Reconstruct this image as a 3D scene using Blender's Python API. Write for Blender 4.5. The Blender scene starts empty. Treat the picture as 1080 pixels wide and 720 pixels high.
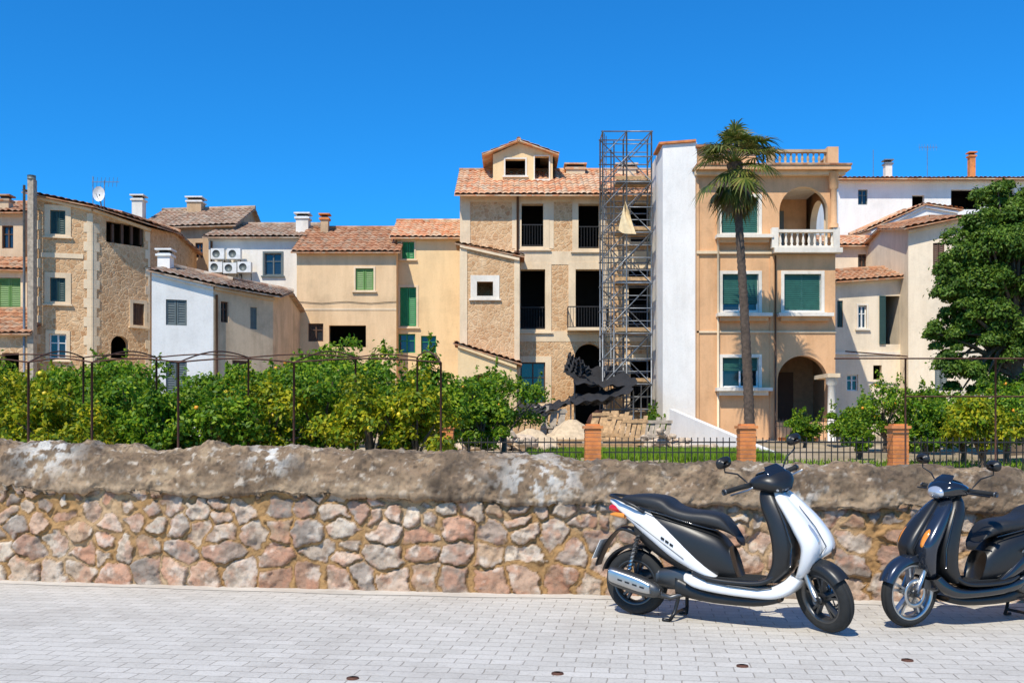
import bpy, math, random
import numpy as np
from mathutils import Vector, Matrix
random.seed(7); rng=np.random.default_rng(7)
FP=1050.0; CH=1.42; HV=455.0
def WX(u,d): return (u-540)/FP*d
def WZ(v,d): return CH-(v-HV)/FP*d
scene=bpy.context.scene

# ------------------------------------------------------------------ materials
def newmat(name):
    m=bpy.data.materials.new(name); m.use_nodes=True
    nt=m.node_tree; b=nt.nodes['Principled BSDF']; return m,nt,b
def N(nt,t,**kw):
    n=nt.nodes.new(t)
    for k,v in kw.items(): setattr(n,k,v)
    return n
def coord(nt,scale=(1,1,1),rot=(0,0,0)):
    tc=N(nt,'ShaderNodeTexCoord'); mp=N(nt,'ShaderNodeMapping')
    mp.inputs['Scale'].default_value=scale; mp.inputs['Rotation'].default_value=rot
    nt.links.new(tc.outputs['Object'],mp.inputs['Vector']); return mp.outputs[0]
def noise(nt,vec,scale,detail=6,rough=.6):
    n=N(nt,'ShaderNodeTexNoise'); n.inputs['Scale'].default_value=scale
    n.inputs['Detail'].default_value=detail; n.inputs['Roughness'].default_value=rough
    nt.links.new(vec,n.inputs['Vector']); return n.outputs['Fac']
def ramp(nt,fac,stops):
    r=N(nt,'ShaderNodeValToRGB'); e=r.color_ramp.elements
    while len(e)<len(stops): e.new(.5)
    for i,(p,c) in enumerate(stops):
        e[i].position=p; e[i].color=(*c,1) if len(c)==3 else c
    nt.links.new(fac,r.inputs['Fac']); return r.outputs['Color']
def mixc(nt,fac,a,b,mode='MIX'):
    m=N(nt,'ShaderNodeMix',data_type='RGBA',blend_type=mode)
    for s,val in ((0,fac),(6,a),(7,b)):
        if hasattr(val,'is_linked'): nt.links.new(val,m.inputs[s])
        else: m.inputs[s].default_value=val if s==0 else (*val,1)
    return m.outputs[2]
def bump(nt,b,h,strength=.3,dist=.02):
    n=N(nt,'ShaderNodeBump'); n.inputs['Strength'].default_value=strength; n.inputs['Distance'].default_value=dist
    nt.links.new(h,n.inputs['Height']); nt.links.new(n.outputs[0],b.inputs['Normal'])
def sc(c,k): return tuple(min(1,x*k) for x in c)

def M_plaster(name,c,dirt=.35,scale=.7):
    m,nt,b=newmat(name); v=coord(nt); vs=coord(nt,(1.5,1.5,.22))
    a=ramp(nt,noise(nt,v,scale,8,.65),[(.3,sc(c,1-dirt)),(.5,c),(.75,sc(c,1.08))])
    st=ramp(nt,noise(nt,vs,1.2,6,.7),[(.36,(.55,.48,.40)),(.56,(1,1,1))])
    col=mixc(nt,min(1,dirt*1.2),a,st,'MULTIPLY')
    sp=ramp(nt,noise(nt,v,14,4,.7),[(.3,(.8,.78,.75)),(.5,(1,1,1))])
    col=mixc(nt,.4,col,sp,'MULTIPLY')
    nt.links.new(col,b.inputs['Base Color']); b.inputs['Roughness'].default_value=.9
    bump(nt,b,noise(nt,v,18,6,.7),.35,.02); return m
def M_rubble(name,c1,c2,c3,mort,scale=3.2):
    m,nt,b=newmat(name); v=coord(nt)
    nz=N(nt,'ShaderNodeTexNoise'); nz.inputs['Scale'].default_value=3; nt.links.new(v,nz.inputs['Vector'])
    ad=N(nt,'ShaderNodeMix',data_type='RGBA',blend_type='LINEAR_LIGHT'); ad.inputs[0].default_value=.12
    nt.links.new(v,ad.inputs[6]); nt.links.new(nz.outputs['Color'],ad.inputs[7]); vv=ad.outputs[2]
    v1=N(nt,'ShaderNodeTexVoronoi'); v1.inputs['Scale'].default_value=scale; nt.links.new(vv,v1.inputs['Vector'])
    v2=N(nt,'ShaderNodeTexVoronoi',feature='DISTANCE_TO_EDGE'); v2.inputs['Scale'].default_value=scale; nt.links.new(vv,v2.inputs['Vector'])
    sep=N(nt,'ShaderNodeSeparateColor'); nt.links.new(v1.outputs['Color'],sep.inputs[0])
    col=ramp(nt,sep.outputs[0],[(0,c1),(.5,c2),(1,c3)])
    col=mixc(nt,.45,col,ramp(nt,noise(nt,v,9,6,.7),[(.3,(.6,.55,.48)),(.6,(1.0,1.0,1.0))]),'MULTIPLY')
    e=ramp(nt,v2.outputs['Distance'],[(.02,(.8,.8,.8)),(.12,(0,0,0))])
    col=mixc(nt,e,col,mort)
    big=ramp(nt,noise(nt,v,.6,6,.65),[(.35,(.82,.74,.66)),(.6,(1,1,1))])
    col=mixc(nt,.7,col,big,'MULTIPLY')
    smear=ramp(nt,noise(nt,v,1.6,6,.7),[(.55,(0,0,0)),(.68,(.6,.6,.6))])
    col=mixc(nt,smear,col,sc(mort,1.08))
    nt.links.new(col,b.inputs['Base Color']); b.inputs['Roughness'].default_value=.92
    h=N(nt,'ShaderNodeMath',operation='MINIMUM'); nt.links.new(v2.outputs['Distance'],h.inputs[0]); h.inputs[1].default_value=.12
    bump(nt,b,h.outputs[0],.6,.18); return m
def M_tile(name,a,b_,c):
    m,nt,b=newmat(name); v=coord(nt)
    vo=N(nt,'ShaderNodeTexVoronoi'); vo.inputs['Scale'].default_value=4.2; nt.links.new(v,vo.inputs['Vector'])
    sep=N(nt,'ShaderNodeSeparateColor'); nt.links.new(vo.outputs['Color'],sep.inputs[0])
    col=ramp(nt,sep.outputs[1],[(0,a),(.5,b_),(1,c)])
    col=mixc(nt,.8,col,ramp(nt,noise(nt,v,2.2,8,.75),[(.33,(.42,.4,.37)),(.55,(1,1,1))]),'MULTIPLY')
    nt.links.new(col,b.inputs['Base Color']); b.inputs['Roughness'].default_value=.88
    bump(nt,b,noise(nt,v,20,4),.3,.02); return m
def M_flat(name,c,rough=.6,metal=0,var=.15,scale=6,bs=.1,coat=0,spec=.5):
    m,nt,b=newmat(name); v=coord(nt)
    col=ramp(nt,noise(nt,v,scale,5,.6),[(.3,sc(c,1-var)),(.7,sc(c,1+var))])
    nt.links.new(col,b.inputs['Base Color']); b.inputs['Roughness'].default_value=rough; b.inputs['Metallic'].default_value=metal
    b.inputs['Coat Weight'].default_value=coat; b.inputs['Coat Roughness'].default_value=.06
    b.inputs['Specular IOR Level'].default_value=spec
    if bs>0: bump(nt,b,noise(nt,v,scale*8,4),bs,.01)
    return m
def M_leaf(name,cols,trans=.35):
    m,nt,b=newmat(name); g=N(nt,'ShaderNodeNewGeometry'); v=coord(nt)
    st=[(i/(len(cols)-1),c) for i,c in enumerate(cols)]
    col=ramp(nt,g.outputs['Random Per Island'],st)
    col=mixc(nt,.8,col,ramp(nt,noise(nt,v,1.6,3,.6),[(.32,(.38,.46,.4)),(.6,(1,1,.85))]),'MULTIPLY')
    nt.links.new(col,b.inputs['Base Color']); b.inputs['Roughness'].default_value=.5
    b.inputs['Specular IOR Level'].default_value=.25
    t=N(nt,'ShaderNodeBsdfTranslucent'); nt.links.new(col,t.inputs['Color'])
    mx=N(nt,'ShaderNodeMixShader'); mx.inputs[0].default_value=trans
    out=nt.nodes['Material Output']
    nt.links.new(b.outputs[0],mx.inputs[1]); nt.links.new(t.outputs[0],mx.inputs[2]); nt.links.new(mx.outputs[0],out.inputs['Surface'])
    return m
def M_vcol(name,bs=.8):
    m,nt,b=newmat(name); v=coord(nt); at=N(nt,'ShaderNodeAttribute',attribute_name='Col')
    col=mixc(nt,.85,at.outputs['Color'],ramp(nt,noise(nt,v,34,9,.8),[(.3,(.5,.46,.42)),(.48,(1,1,1)),(.72,(1,1,1))]),'MULTIPLY')
    nt.links.new(col,b.inputs['Base Color']); b.inputs['Roughness'].default_value=.95; b.inputs['Specular IOR Level'].default_value=.2
    bump(nt,b,noise(nt,v,50,9,.8),bs,.025); return m

white=M_plaster('white_render',(.80,.74,.64),.2)
whiteB=M_plaster('white_render_bright',(.86,.82,.75),.12)
cream=M_plaster('cream_render',(.80,.55,.31),.22)
yellow=M_plaster('yellow_render',(.84,.60,.32),.18)
tan=M_plaster('tan_render',(.56,.38,.22),.4)
tan2=M_plaster('weathered_cream_render',(.72,.53,.34),.3)
cream2=M_plaster('pale_cream_render',(.83,.70,.52),.2)
orange=M_plaster('orange_render',(.77,.44,.22),.25)
trim=M_plaster('trim_render',(.82,.63,.41),.2)
trimw=M_plaster('white_trim',(.82,.74,.62),.2)
rub=M_rubble('rubble_stone',(.50,.29,.14),(.66,.43,.24),(.56,.34,.18),(.70,.50,.30),5)
rub2=M_rubble('rubble_stone_gold',(.54,.29,.13),(.74,.47,.25),(.62,.37,.18),(.78,.55,.32),5.5)
tileO=M_tile('orange_roof_tile',(.68,.27,.12),(.72,.41,.22),(.66,.50,.34))
tileB=M_tile('brown_roof_tile',(.40,.16,.07),(.52,.26,.13),(.45,.31,.20))
tileG=M_tile('grey_roof_tile',(.38,.21,.13),(.46,.31,.20),(.50,.40,.30))
brick=M_tile('orange_brick',(.66,.19,.05),(.74,.26,.07),(.60,.23,.09))
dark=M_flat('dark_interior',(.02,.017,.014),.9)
dim=M_flat('dim_interior',(.10,.065,.04),.9)
porchm=M_flat('porch_plaster',(.40,.25,.14),.9)
glass=M_flat('window_glass',(.015,.02,.025),.06,0,.1,3,0,0,.8)
green=M_flat('green_shutter_paint',(.02,.22,.06),.5)
dgreen=M_flat('dark_green_shutter_paint',(.02,.055,.045),.5)
bluegreen=M_flat('roller_blind_paint',(.025,.11,.08),.5)
lime=M_flat('light_green_shutter_paint',(.12,.25,.05),.5)
greyp=M_flat('grey_paint',(.12,.14,.13),.5)
brownp=M_flat('brown_wood_paint',(.10,.045,.02),.6)
whitep=M_flat('white_paint',(.75,.74,.70),.45)
wood=M_flat('weathered_wood',(.46,.28,.13),.8,0,.4,8,.4)
wood2=M_flat('grey_wood',(.38,.31,.23),.85,0,.35,8,.4)
iron=M_flat('dark_iron',(.03,.027,.025),.6,.3)
rust=M_flat('rusty_iron',(.09,.035,.02),.8,.2,.5,12)
steel=M_flat('scaffold_steel',(.22,.23,.24),.5,.6,.3,5)
net=M_flat('black_netting',(.016,.016,.018),.8,0,.3,4,.3)
tarp=M_flat('pale_tarpaulin',(.80,.62,.36),.7)
bark=M_flat('bark',(.12,.085,.055),.95,0,.4,14,.9)
palmbark=M_flat('palm_bark',(.10,.07,.05),.95,0,.45,10,1.)
leafA=M_leaf('citrus_leaf',[(.05,.13,.010),(.11,.25,.014),(.22,.37,.018),(.42,.50,.03)],.4)
leafB=M_leaf('citrus_leaf_yellow',[(.09,.17,.010),(.24,.34,.015),(.48,.47,.02),(.66,.54,.02)],.4)
leafD=M_leaf('dark_tree_leaf',[(.06,.12,.015),(.09,.18,.022),(.15,.25,.03),(.24,.33,.045)],.3)
leafP=M_leaf('palm_leaf',[(.05,.085,.015),(.11,.15,.025),(.19,.20,.04),(.28,.23,.07)],.25)
leafDry=M_leaf('dry_palm_leaf',[(.20,.13,.06),(.30,.20,.09)],.2)
grassM=M_leaf('grass_blade',[(.14,.26,.02),(.24,.40,.03),(.38,.48,.05)],.35)
fruit=M_flat('orange_fruit',(.85,.33,.02),.45)
fruitY=M_flat('lemon_fruit',(.85,.62,.04),.45)
wallM=M_vcol('rubble_and_concrete')
rockM=M_flat('loose_rock',(.56,.43,.30),.95,0,.35,5,.7)
sandM=M_flat('building_sand',(.60,.45,.28),.98,0,.2,8,.8)
sWhite=M_flat('scooter_white_paint',(.80,.79,.77),.22,0,.02,2,0,.8)
sBlack=M_flat('scooter_black_plastic',(.014,.014,.014),.38,0,.1,30,.05)
sGloss=M_flat('scooter_gloss_black',(.012,.013,.015),.12,0,.1,3,0,.8)
sNavy=M_flat('scooter_navy_metallic',(.030,.038,.055),.25,.5,.05,3,0,.9)
sSeat=M_flat('seat_vinyl',(.016,.016,.016),.5,0,.2,60,.15)
rubber=M_flat('tyre_rubber',(.018,.018,.017),.85,0,.2,30,.3)
alloy=M_flat('alloy',(.50,.50,.49),.3,.9,.1,10,0)
alloyD=M_flat('dark_alloy',(.11,.11,.11),.4,.8,.1,10,0)
redL=M_flat('red_lens',(.55,.01,.01),.12,0,.1,3,0,.8)
ambL=M_flat('amber_lens',(.75,.25,.02),.12,0,.1,3,0,.8)
clearL=M_flat('clear_lens',(.55,.56,.57),.08,.5,.1,3,0,1)
mirr=M_flat('mirror_glass',(.6,.65,.7),.03,1,.02,2,0)

# ------------------------------------------------------------------ builder
class Thing:
    def __init__(s,name,loc=(0,0,0),rot=0,local=False,scale=1):
        s.name=name; s.loc=Vector(loc); s.rot=rot; s.local=local; s.parts={}; s.scale=scale
    def add(s,part,verts,faces,mat,smooth=False):
        p=s.parts.setdefault(part,dict(v=[],f=[],m=[],s=[],mats=[]))
        if mat not in p['mats']: p['mats'].append(mat)
        mi=p['mats'].index(mat); o=len(p['v'])
        p['v'].extend([tuple(q) for q in verts])
        for f in faces: p['f'].append([i+o for i in f]); p['m'].append(mi); p['s'].append(smooth)
    def quad(s,part,pts,mat): s.add(part,pts,[list(range(len(pts)))],mat)
    def obox(s,part,o,a,b,c,mat):
        o=Vector(o);a=Vector(a);b=Vector(b);c=Vector(c)
        v=[o,o+a,o+a+b,o+b,o+c,o+a+c,o+a+b+c,o+b+c]
        s.add(part,v,[(0,3,2,1),(4,5,6,7),(0,1,5,4),(1,2,6,5),(2,3,7,6),(3,0,4,7)],mat)
    def box(s,part,x0,x1,y0,y1,z0,z1,mat):
        s.obox(part,(x0,y0,z0),(x1-x0,0,0),(0,y1-y0,0),(0,0,z1-z0),mat)
    def tube(s,part,pts,r,mat,n=6,cap=True):
        pts=[Vector(p) for p in pts]; rs=r if isinstance(r,(list,tuple)) else [r]*len(pts)
        vs=[];fs=[]; ref=Vector((0,0,1))
        for i,p in enumerate(pts):
            t=(pts[min(i+1,len(pts)-1)]-pts[max(i-1,0)]).normalized()
            rf=ref if abs(t.dot(ref))<.95 else Vector((1,0,0))
            a=t.cross(rf).normalized(); b=t.cross(a)
            for k in range(n):
                th=2*math.pi*k/n; vs.append(p+(a*math.cos(th)+b*math.sin(th))*rs[i])
        for i in range(len(pts)-1):
            for k in range(n):
                k2=(k+1)%n; fs.append((i*n+k,i*n+k2,(i+1)*n+k2,(i+1)*n+k))
        if cap: fs.append(tuple(range(n))); fs.append(tuple(reversed(range((len(pts)-1)*n,len(pts)*n))))
        s.add(part,vs,fs,mat,n>5)
    def finish(s):
        e=bpy.data.objects.new(s.name,None); e.empty_display_size=.3
        scene.collection.objects.link(e); e.location=s.loc; e.rotation_euler=(0,0,s.rot); e.scale=(s.scale,)*3
        for pn,p in s.parts.items():
            me=bpy.data.meshes.new(pn)
            vs=p['v'] if s.local else [(x-s.loc.x,y-s.loc.y,z-s.loc.z) for x,y,z in p['v']]
            me.from_pydata(vs,[],p['f'])
            for m in p['mats']: me.materials.append(m)
            me.polygons.foreach_set('material_index',p['m']); me.polygons.foreach_set('use_smooth',p['s']); me.update()
            o=bpy.data.objects.new(pn,me); scene.collection.objects.link(o); o.parent=e
        return e

class Fac:
    def __init__(s,P0,P1):
        s.P0=Vector(P0[:2]); d=Vector(P1[:2])-s.P0; s.W=d.length; s.e=d/s.W; s.n=Vector((s.e.y,-s.e.x))
    def S(s,u):
        k=(u-540)/FP; return (k*s.P0.y-s.P0.x)/(s.e.x-k*s.e.y)
    def Z(s,v,ss): return WZ(v,s.P0.y+ss*s.e.y)
    def pt(s,a,z,o=0):
        q=s.P0+s.e*a+s.n*o; return Vector((q.x,q.y,z))
    def R(s,u0,v0,u1,v1):
        a,b=s.S(u0),s.S(u1); m=(a+b)/2; return a,s.Z(v1,m),b,s.Z(v0,m)
    def box(s,T,part,a,b,z0,z1,o0,o1,mat):
        T.obox(part,s.pt(a,z0,o1),s.pt(b,z0,o1)-s.pt(a,z0,o1),s.pt(a,z0,o0)-s.pt(a,z0,o1),Vector((0,0,z1-z0)),mat)
    def wall(s,T,part,a,b,z0,z1,ops,mat,top=None,depth=.25):
        rs=[o['r'] for o in ops]
        ss=sorted(set([a,b]+[x for r in rs for x in (r[0],r[2]) if a<x<b])); zs=sorted(set([z0,z1]+[x for r in rs for x in (r[1],r[3]) if z0<x<z1]))
        for i in range(len(ss)-1):
            for j in range(len(zs)-1):
                cs=(ss[i]+ss[i+1])/2; cz=(zs[j]+zs[j+1])/2
                if any(r[0]<cs<r[2] and r[1]<cz<r[3] for r in rs): continue
                T.quad(part,[s.pt(ss[i],zs[j]),s.pt(ss[i+1],zs[j]),s.pt(ss[i+1],zs[j+1]),s.pt(ss[i],zs[j+1])],mat)
        if top: T.quad(part,[s.pt(x,z) for x,z in top],mat)
        for o in ops:
            x0,y0,x1,y1=o['r']; D=-o.get('depth',depth); pm=o.get('rev',mat)
            arch=o.get('arch')
            if arch:
                r=(x1-x0)/2; xm=(x0+x1)/2; rz=min(r,(y1-y0)*.6); K=10
                arc=[(xm-r*math.cos(math.pi*k/(2*K)),y1-rz+rz*math.sin(math.pi*k/(2*K))) for k in range(2*K+1)]
                T.quad(part,[s.pt(x0,y1)]+[s.pt(*q) for q in reversed(arc[:K+1])],mat)
                T.quad(part,[s.pt(x1,y1)]+[s.pt(*q) for q in reversed(arc[K:])],mat)
                loop=[(x0,y0)]+arc+[(x1,y0)]
            else: loop=[(x0,y0),(x0,y1),(x1,y1),(x1,y0)]
            for i in range(len(loop)):
                p,q=loop[i],loop[(i+1)%len(loop)]
                T.quad(part,[s.pt(*p),s.pt(*q),s.pt(q[0],q[1],D),s.pt(p[0],p[1],D)],pm)
            s.fill(T,o,D)
    def fill(s,T,o,D):
        x0,y0,x1,y1=o['r']; k=o['k']; c=o.get('c',dgreen); w=x1-x0; h=y1-y0
        if k=='none': pass
        elif k=='void':
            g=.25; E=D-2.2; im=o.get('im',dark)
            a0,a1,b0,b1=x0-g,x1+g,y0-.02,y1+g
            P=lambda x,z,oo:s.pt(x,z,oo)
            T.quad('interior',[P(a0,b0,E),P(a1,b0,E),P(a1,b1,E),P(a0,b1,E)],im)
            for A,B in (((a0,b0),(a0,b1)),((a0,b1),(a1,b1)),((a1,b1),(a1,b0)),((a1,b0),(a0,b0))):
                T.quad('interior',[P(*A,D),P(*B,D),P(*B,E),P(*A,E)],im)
            if o.get('door'):
                T.obox('door',s.pt(x0+w*.3,y0,E+.05),s.e.to_3d()*w*.4,(-s.n).to_3d()*.04,Vector((0,0,2.0)),brownp)
            if o.get('rail'):
                s.rail(T,x0,x1,y0+.05,y0+.95,-.08)
        else:
            fr=.05
            if k in('glass','roller','open'):
                fm=o.get('fm',whitep); D2=D+.1
                T.quad('glass',[s.pt(x0,y0,D2),s.pt(x1,y0,D2),s.pt(x1,y1,D2),s.pt(x0,y1,D2)],glass)
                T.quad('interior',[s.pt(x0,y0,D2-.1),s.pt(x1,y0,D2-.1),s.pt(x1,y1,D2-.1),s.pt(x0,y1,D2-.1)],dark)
                for (a,b,c0,c1) in ((x0,x0+fr,y0,y1),(x1-fr,x1,y0,y1),(x0+fr,x1-fr,y0,y0+fr),(x0+fr,x1-fr,y1-fr,y1)):
                    s.box(T,'window_frame',a,b,c0,c1,D2+.003,D2+.06,fm)
                xm=(x0+x1)/2; s.box(T,'window_frame',xm-.03,xm+.03,y0+fr,y1-fr,D2+.004,D2+.05,fm)
                ym=y0+h*.62; s.box(T,'window_frame',x0+fr,x1-fr,ym,ym+.035,D2+.005,D2+.045,fm)
            if k=='roller':
                z=y1-h*o.get('drop',.75); n=int((y1-z)/.07)
                for i in range(n):
                    zz=z+(y1-z)*i/n; s.box(T,'roller_blind',x0+.02,x1-.02,zz+.012,zz+(y1-z)/n,D+.15,D+.175,c)
            if k=='shut':
                for a,b in ((x0+.01,(x0+x1)/2-.01),((x0+x1)/2+.01,x1-.01)): s.leaf(T,a,b,y0+.01,y1-.01,-.09,c)
            if k=='open':
                for a,b in ((x0-w*.5-.03,x0-.03),(x1+.03,x1+w*.5+.03)): s.leaf(T,a,b,y0,y1,.03,c)
        t=o.get('trim')
        if t:
            tw=o.get('tw',.13); p=.03
            s.box(T,'window_surround',x0-tw,x0,y0-tw*.5,y1+tw,-.02,p,t); s.box(T,'window_surround',x1,x1+tw,y0-tw*.5,y1+tw,-.02,p,t)
            s.box(T,'window_surround',x0,x1,y1,y1+tw,-.02,p-.003,t)
            if y0>2.2: s.box(T,'window_surround',x0-tw-.06,x1+tw+.06,y0-tw*.5-.06,y0-tw*.5,-.02,p+.07,t)
            if y0>2.2: s.box(T,'window_surround',x0,x1,y0-tw*.5,y0,-.02,p-.003,t)
    def leaf(s,T,a,b,z0,z1,o,c):
        f=.055
        for q in ((a,a+f,z0,z1),(b-f,b,z0,z1),(a+f,b-f,z0,z0+f),(a+f,b-f,z1-f,z1)): s.box(T,'shutters',*q,o,o+.04,c)
        n=max(3,int((z1-z0)/.09))
        for i in range(n):
            z=z0+f+(z1-z0-2*f)*i/n; hh=(z1-z0-2*f)/n
            T.obox('shutters',s.pt(a+f,z,o+.035),s.pt(b-f,z,o+.035)-s.pt(a+f,z,o+.035),s.pt(a+f,z+hh*.95,o+.006)-s.pt(a+f,z,o+.035),Vector((0,0,.012)),c)
    def rail(s,T,a,b,z0,z1,o,mat=None,gap=.11,part='railing'):
        mat=mat or iron
        s.box(T,part,a,b,z1-.04,z1,o-.02,o+.02,mat); s.box(T,part,a,b,z0,z0+.03,o-.015,o+.015,mat)
        n=max(2,int((b-a)/gap))
        for i in range(n+1):
            x=a+(b-a)*i/n; s.box(T,part,x-.009,x+.009,z0+.03,z1-.04,o-.009,o+.009,mat)

def tiles(T,part,A,B,C,D,mat,amp=.05,per=.25,row=.42):
    A,B,C,D=map(Vector,(A,B,C,D)); nrm=(B-A).cross(D-A).normalized()
    if nrm.z<0: nrm=-nrm
    W=max((B-A).length,(C-D).length); L=max((D-A).length,(C-B).length)
    nx=max(2,int(W/per)); K=6; nr=max(1,int(L/row)); vs=[];fs=[]; cols=nx*K+1
    jit=[random.uniform(-.012,.012) for _ in range(nx+1)]
    for r in range(nr):
        for q in (0,1):
            t=(r+q)/nr
            for i in range(cols):
                s_=i/(cols-1); ph=i/K
                h=amp*abs(math.sin(math.pi*ph))+ (.035 if q==0 else 0)+.04+random.uniform(-.006,.006)+jit[int(ph)]
                vs.append(A.lerp(B,s_).lerp(D.lerp(C,s_),t)+nrm*h)
    rows=nr*2
    for r in range(rows-1):
        for i in range(cols-1): fs.append((r*cols+i,r*cols+i+1,(r+1)*cols+i+1,(r+1)*cols+i))
    T.add(part,vs,fs,mat)
    dn=Vector((0,0,-.05))
    v=[A+nrm*.02,B+nrm*.02,C+nrm*.02,D+nrm*.02]; v+= [p+dn for p in v]
    T.add(part,v,[(0,1,2,3),(4,7,6,5),(0,4,5,1),(1,5,6,2),(2,6,7,3),(3,7,4,0)],mat)

def op(fac,u0,v0,u1,v1,k,**kw):
    d=dict(r=fac.R(u0,v0,u1,v1),k=k); d.update(kw); return d
def build_house(name,pts,depth,mats,ops,roof=None,rise=.8,over=.3,zb=.4,eave=True,cap=True):
    P=[(WX(u,d),d,WZ(v,d)) for u,d,v in pts]
    T=Thing(name,(P[0][0],P[0][1],zb)); facs=[]; n=len(P)
    if not isinstance(mats,list): mats=[mats]*(n-1)
    for i in range(n-1):
        f=Fac(P[i],P[i+1]); facs.append(f); zl,zr=P[i][2],P[i+1][2]; zm=min(zl,zr)
        oo=[op(f,*q[:5],**(q[5] if len(q)>5 else {})) for q in ops[i]]
        top=None
        if abs(zl-zr)>.02:
            top=[(0,zm),(f.W,zm),(0,zl)] if zl>zr else [(0,zm),(f.W,zm),(f.W,zr)]
        f.wall(T,'walls',0,f.W,zb,zm,oo,mats[i],top)
    back=lambda p,k,dz=0: Vector((p[0],p[1]+depth*k,p[2]+dz))
    for p,m in ((P[0],mats[0]),(P[-1],mats[-1])):
        q=[Vector((p[0],p[1],zb)),Vector(p)]
        if roof: q.append(back(p,.5,rise))
        q+=[back(p,1),Vector((p[0],p[1]+depth,zb))]; T.quad('walls',q,m)
    for i in range(n-1):
        a,b=P[i],P[i+1]
        T.quad('walls',[Vector((a[0],a[1]+depth,zb)),Vector((b[0],b[1]+depth,zb)),back(b,1),back(a,1)],mats[i])
        if not roof and cap: T.quad('roof_slab',[Vector(a),Vector(b),back(b,1),back(a,1)],mats[i])
    if roof:
        nn=[]
        for i in range(n):
            v=Vector((0,0))
            if i>0: v+=facs[i-1].n
            if i<n-1: v+=facs[i].n
            nn.append(v.normalized())
        sl=rise/(depth*.5)
        for i in range(n-1):
            ex=[Vector((0,0,0)),Vector((0,0,0))]
            if i==0: ex[0]=Vector((-.2,0,0))
            if i==n-2: ex[1]=Vector((.2,0,0))
            fr=[Vector((P[i+k][0]+nn[i+k].x*over,P[i+k][1]+nn[i+k].y*over,P[i+k][2]-over*sl*.7))+ex[k] for k in (0,1)]
            rd=[back(P[i+k],.5,rise)+ex[k] for k in (0,1)]; bk=[back(P[i+k],1.05,-.05*rise)+ex[k] for k in (0,1)]
            tiles(T,'roof',fr[0],fr[1],rd[1],rd[0],roof); tiles(T,'roof',bk[0],bk[1],rd[1],rd[0],roof)
            if depth>2: T.tube('roof',[rd[0]+Vector((0,0,.08)),rd[1]+Vector((0,0,.08))],.11,roof,8)
            if eave:
                f=facs[i]; dz=P[i+1][2]-P[i][2]
                T.obox('eaves',f.pt(0.01,P[i][2]-.16,.12),f.e.to_3d()*(f.W-.02)+Vector((0,0,dz)),(-f.n).to_3d()*.15,Vector((0,0,.10)),mats[i] if mats[i] not in (rub,rub2) else trim)
    return T,facs,P
def chimney(T,u0,v0,u1,v1,d,mat,cap=None,dz=1.2):
    x0,x1=WX(u0,d),WX(u1,d); z0,z1=WZ(v1,d)-dz,WZ(v0,d); w=x1-x0
    T.box('chimney',x0,x1,d,d+w,z0,z1-.16,mat)
    T.box('chimney',x0-.06,x1+.06,d-.06,d+w+.06,z1-.28,z1-.20,cap or mat)
    T.box('chimney',x0+.05,x1-.05,d+.05,d+w-.05,z1-.16,z1-.06,dark)
    T.box('chimney',x0-.08,x1+.08,d-.08,d+w+.08,z1-.06,z1,cap or mat)
def antenna(T,u,v0,v1,d,yagi=True):
    x=WX(u,d); z1=WZ(v0,d); z0=WZ(v1,d)
    T.tube('antenna',[(x,d,z0-1),(x,d,z1)],.018,steel,5)
    if yagi:
        T.tube('antenna',[(x-.5,d,z1-.08),(x+.6,d,z1-.08)],.012,steel,4)
        for i in range(7):
            xx=x-.45+i*.16; T.tube('antenna',[(xx,d-.05,z1-.08-.2),(xx,d+.05,z1-.08+.2)],.008,steel,4)

G=dict
# ------------------------------------------------------------------ left houses
T,f,P=build_house('plaster_house',[(-70,41.5,224),(25,41.5,224)],6,tan2,[[(-2,293,22,333,'shut',G(c=lime,trim=trim)),(-50,293,-30,333,'shut',G(c=lime,trim=trim)),(2,238,14,262,'glass',G(fm=brownp))]],tileB,1.)
chimney(T,-1,205,9,226,42,tan2,tileB)
T.finish()
T,f,P=build_house('garden_outbuilding',[(-60,37.5,350),(30,37.5,350)],4.,rub,[[(2,372,20,395,'void')]],tileB,1.0); T.finish()
T,f,P=build_house('lean_to_house',[(-60,39.8,280),(24,39.8,283)],1.6,rub2,[[(-2,293,22,333,'shut',G(c=lime,trim=trim,tw=.25))]],tileB,.5)
T.finish()

T,f,P=build_house('stone_house',[(30,38.0,204),(97,38.6,219),(158,40.4,240)],6,[rub2,rub2],
 [[(53,222,69,247,'shut',G(c=dgreen,trim=trim,tw=.2)),(53,293,69,318,'shut',G(c=dgreen,trim=trim,tw=.2)),(52,352,70,378,'glass',G(trim=trim))],
  [(112,236,152,258,'void',G(im=dim)),(140,320,152,343,'shut',G(c=brownp,trim=trim)),(117,354,136,378,'void',G(arch=1,trim=None))]],tileB,.35,over=.35)
f0,f1=f
for fx,a,b in ((f0,-.003,.42),(f0,f0.W-.3,f0.W+.03),(f1,-.03,.3),(f1,f1.W-.2,f1.W+.003)):
    zz=WZ(222,38.4) if fx is f0 else WZ(240,40.5)
    z=.4; k=0
    while z<zz-.3:
        w=.12 if k%2 else 0; fx.box(T,'quoins',a+(w if a>1 else 0),b-(w if a<1 else 0),z,z+.36,-.02,.022,trim); z+=.364; k+=1
f0.box(T,'string_course',.43,f0.W-.31,WZ(272,38.3),WZ(267,38.3),-.02,.03,trim)
for i in range(4):
    ss=f1.S(120+i*10); f1.box(T,'loggia_posts',ss-.05,ss+.05,f1.Z(258,ss),f1.Z(236,ss),-.2,-.08,brownp)
x=WX(36,37.7); T.box('cable_duct',x-.11,x+.11,37.4,37.7,.5,WZ(190,37.6),wood2)
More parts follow.
